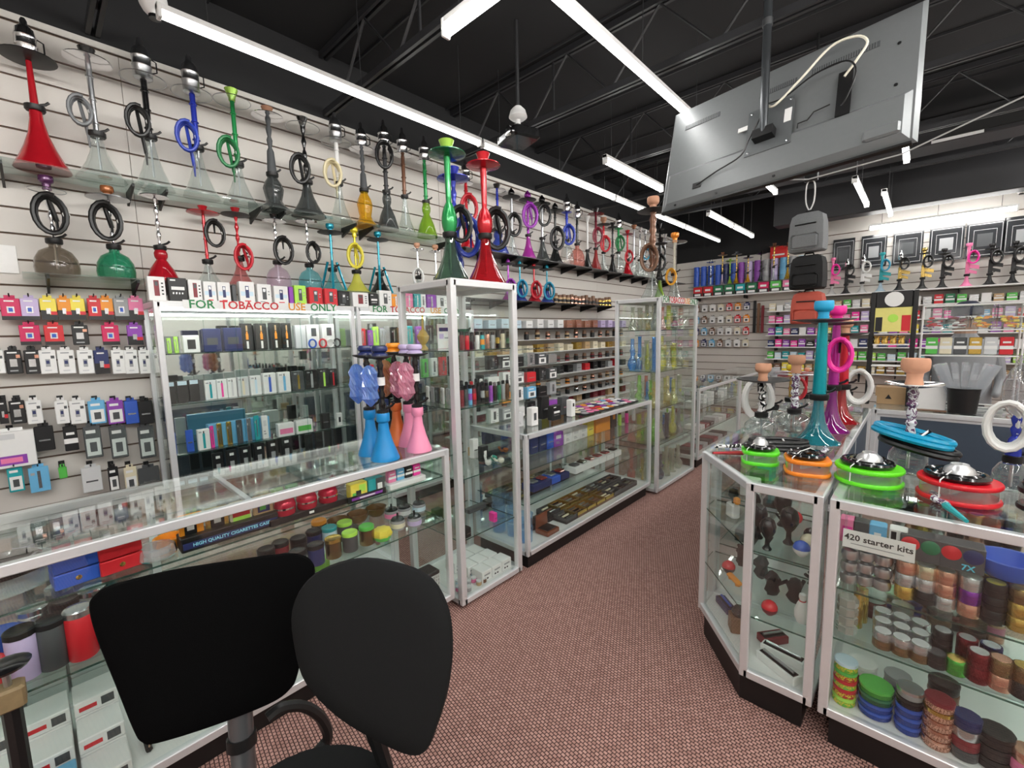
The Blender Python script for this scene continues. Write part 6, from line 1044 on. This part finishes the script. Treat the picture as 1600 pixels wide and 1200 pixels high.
for (px, c, b), lab in zip(gun, gl):
    y = WB - .2; x = xof(px, y, 2.14); cm = kc(c) if c != 'gold' else GOLD
    t = hookah(lab, 'flare', (x, y, 2.1305), 2.1305 + (.62 if c != 'black' else .58), .085, kc(b) if b != 'white' and b != 'ice' else glass(K[b], .4), cm, bf=.27, stem='straight', rs=.016, tray=(BLK, .07, False) if c in ('black', 'gold') else None, top=('lantern', CHR) if px in (1321, 1346, 1404) else ('bowl', cm), group='rifle-shaped hookahs', face=-PI / 2, hose=(RUB[c] if c in RUB else RUB['black'], .09, .66, .05, 0))
    for z0, z1, l_ in ((.27, .33, .12), (.20, .25, .1)): MB().add([(.0, -.012, z0), (l_, -.012, z0 - .03), (l_, -.012, z1 - .04), (0, -.012, z1), (0, .012, z0), (l_, .012, z0 - .03), (l_, .012, z1 - .04), (0, .012, z1)], [(0, 1, 2, 3), (7, 6, 5, 4), (0, 4, 5, 1), (1, 5, 6, 2), (2, 6, 7, 3), (3, 7, 4, 0)]).build('grip', cm, t)
    MB().cbox(-.022, .022, -.016, .016, .17, .36, .004).build('receiver', cm, t)
for i, (px, w_) in enumerate(((1318, .3), (1365, .33), (1418, .36), (1478, .38), (1538, .39), (1600, .4))):
    x = xof(px, WB, 2.78); t = thing('framed_poster', '%s dark framed poster from the backpacks above the rifle hookahs' % ORD[i], 'poster', (x, WB - .018, 2.55), 0, 'framed posters'); h = .52
    MB().box(-w_ / 2, w_ / 2, -.012, .0, 0, h).build('backing', mat((.03, .032, .036), .15), t); m = MB()
    for a, b_, c_, d_ in ((-.44, .44, .06, .075), (-.44, .44, .9, .915), (-.44, -.425, .06, .915), (.425, .44, .06, .915), (-.3, .3, .2, .21), (-.3, .3, .75, .76), (-.3, -.29, .2, .76), (.29, .3, .2, .76)): m.box(a * w_, b_ * w_, -.014, -.0122, c_ * h, d_ * h)
    m.build('line_print', kc('ltgrey'), t); MB().box(-.2 * w_, .2 * w_, -.0135, -.0125, .3 * h, .65 * h).build('picture', kc('grey' if i % 2 else 'dkgrey'), t)
PALS = (('cream', 'white', 'red', 'ltgrey', 'silver', 'orange', 'green', 'white', 'tan', 'dkgreen'), ('pink', 'hot', 'lilac', 'red', 'white', 'sky'), ('purple', 'teal', 'pink', 'yellow', 'navy', 'white'), ('navy', 'black', 'hot', 'white', 'purple'), ('green', 'lilac', 'ice', 'lime', 'teal'), ('gold', 'tan', 'brown', 'cream', 'yellow'))
for r_, (z, x0, x1) in enumerate(((1.90, -2.15, 1.6), (1.68, -2.15, 1.6), (1.46, -2.15, 1.6), (1.24, -2.15, 1.6), (1.02, -2.15, 1.6), (.8, -2.15, 1.6))):
    bshelf(x0, x1, z, '%s low stocked white shelf down on the far wall' % ORD[r_], .26)
    n = 30; pl = PALS[r_]
    cs = [pl[(i * 7 + i // 3) % len(pl)] for i in range(n)]
    for i, (c, lab) in enumerate(zip(cs, ordlabels([c.replace('dk', 'dark ').replace('lt', 'pale ') + ' carton' for c in cs], 'on far shelf row %s' % ORD[r_], 'the backpacks side'))): box('stock_carton', lab, 'box', (x0 + .08 + (x1 - x0 - .16) * i / (n - 1), WB - .12, z + .0005), .1, .09, random.uniform(.10, .15), c, 'band', 0, 'cartons on the far shelves')
t = thing('strap_pair', 'dark and brown woven straps hanging on the far slatwall', 'strap', (-2.35, WB - .02, 1.5)); 
for i, c in enumerate(('black', 'brown', 'maroon')): MB().cbox(-.08 + .07 * i, -.03 + .07 * i, -.03, -.01, 0, .62 - .05 * i, .006).build('strap', kc(c), t)
hk_ = [(-3.5 + .16 * i, 1.95 - .24 * j) for j in range(4) for i in range(7)]
for i, (x, z) in enumerate(hk_):
    c = ('brown', 'orange', 'white', 'sky', 'red', 'ltgrey', 'navy', 'cream')[(i * 5) % 8]; box('hanging_pack', '%s accessory, column %s, row %s, on the far corner slatwall' % (c.replace('lt', 'pale '), ORD[i % 7], ORD[i // 7]), 'package', (x, WB - .06, z), .11, .02, .13, c, 'card', 0, 'packs on the far corner slatwall', True); link('peg_hook', HOOK, wb, (x, WB, z + .15), -PI / 2)
# stock on the shelves of the long wall beyond the tower
for r_, z in enumerate((2.0, 1.66, 1.51, 1.34, 1.18, 1.016, .843, .69, .553)):
    n = 16; y0, y1 = (5.05, 6.5) if r_ == 0 else (3.5, 6.9); pl = (('tan', 'rose', 'brown', 'gold', 'cream'), ('ice', 'white', 'rose', 'lilac', 'grey'), ('brown', 'black', 'tan', 'rose'), ('cream', 'tan', 'gold'), ('maroon', 'brown', 'black'), ('black', 'red', 'grey'), ('tan', 'rose', 'orange', 'brown'), ('black', 'rose', 'silver'), ('maroon', 'black', 'tan'))[r_]
    for i in range(n):
        c = pl[(i * 5 + i // 4) % len(pl)]; y = y0 + (y1 - y0) * i / (n - 1); h = min(.12, .6) if r_ else .15
        h = (.15, .12, .13, .11, .11, .12, .1, .1, .12)[r_] * random.uniform(.75, 1)
        if r_ in (0, 2, 4, 6, 7): put('wooden_pipe', bottle_mesh('wooden_pipe', .036 if r_ == 0 else .034, h * 1.05, c, 'brown', None, 10, .3, 'black'), '%s upright pipe tube, number %s on wall shelf row %s' % (c.replace('rose', 'copper'), ORD[i], ORD[r_]), 'pipe', (WL + .16, y, z + .0005), 0, 'pipe tubes on the wall shelves')
        else: box('pipe_box', '%s pipe box, number %s on wall shelf row %s' % (c.replace('rose', 'copper'), ORD[i], ORD[r_]), 'box', (WL + .12, y, z + .0005), .13, .1, h, c, 'dark', PI / 2, 'pipe boxes on the wall shelves')
# shop person behind the jars
t = thing('person', 'person in navy cap and grey shirt standing behind the candy jars', 'person', (.28, 5.55, 0))
me = bpy.data.meshes.new('body'); J = [(0, 0, .92), (0, 0, 1.15), (0, 0, 1.38), (0, -.01, 1.48), (0, -.02, 1.56), (0, -.03, 1.66), (.1, 0, .88), (.1, .0, .48), (.1, .02, .08), (.1, -.12, .04), (-.1, 0, .88), (-.1, 0, .48), (-.1, .02, .08), (-.1, -.12, .04), (.19, 0, 1.37), (.24, .02, 1.1), (.2, -.16, .98), (-.19, 0, 1.37), (-.24, .02, 1.1), (-.2, -.16, .98)]
E_ = [(0, 1), (1, 2), (2, 3), (3, 4), (4, 5), (0, 6), (6, 7), (7, 8), (8, 9), (0, 10), (10, 11), (11, 12), (12, 13), (2, 14), (14, 15), (15, 16), (2, 17), (17, 18), (18, 19)]
Rr = [.15, .15, .16, .06, .085, .075, .09, .065, .045, .04, .09, .065, .045, .04, .07, .045, .035, .07, .045, .035]
me.from_pydata(J, E_, []); bo = bpy.data.objects.new('body', me); C.objects.link(bo); bo.parent = t; sk_ = bo.modifiers.new('skin', 'SKIN')
for i, v in enumerate(me.skin_vertices[0].data): v.radius = (Rr[i], Rr[i] * .85); v.use_root = (i == 0)
bo.modifiers.new('smooth', 'SUBSURF').levels = 2; bo.modifiers['smooth'].render_levels = 2; pm_ = bpy.data.materials.new('skin_and_clothes'); pm_.use_nodes = True; nt = pm_.node_tree; tc = nt.nodes.new('ShaderNodeTexCoord'); sp = nt.nodes.new('ShaderNodeSeparateXYZ'); rp = nt.nodes.new('ShaderNodeValToRGB')
rp.color_ramp.interpolation = 'CONSTANT'; rp.color_ramp.elements[0].color = (.03, .035, .05, 1); rp.color_ramp.elements[1].position = .752; rp.color_ramp.elements[1].color = (.42, .26, .19, 1); e_ = rp.color_ramp.elements.new(.46); e_.color = (.3, .31, .33, 1)
ml = nt.nodes.new('ShaderNodeMath'); ml.operation = 'DIVIDE'; ml.inputs[1].default_value = 2; nt.links.new(tc.outputs['Object'], sp.inputs[0]); nt.links.new(sp.outputs[2], ml.inputs[0]); nt.links.new(ml.outputs[0], rp.inputs[0]); nt.links.new(rp.outputs[0], nt.nodes['Principled BSDF'].inputs['Base Color']); me.materials.append(pm_)
MB().lathe([(.20, .9), (.19, 1.1), (.21, 1.3), (.17, 1.43), (.075, 1.48)], 20, 0, Matrix.Diagonal((1, .75, 1, 1)), True).build('shirt', mat((.3, .31, .33), .8), t)
ca_ = MB().lathe([(.105, 1.66), (.108, 1.70), (.09, 1.755), (.05, 1.785), (.002, 1.79)], 20, 0, Matrix.Translation((0, -.025, 0)) @ Matrix.Diagonal((.95, 1.1, 1, 1))).build('cap', mat((.02, .025, .05), .8), t); MB().box(-.07, .07, -.24, -.12, 1.668, 1.678).build('cap_brim', mat((.02, .025, .05), .8), ca_)
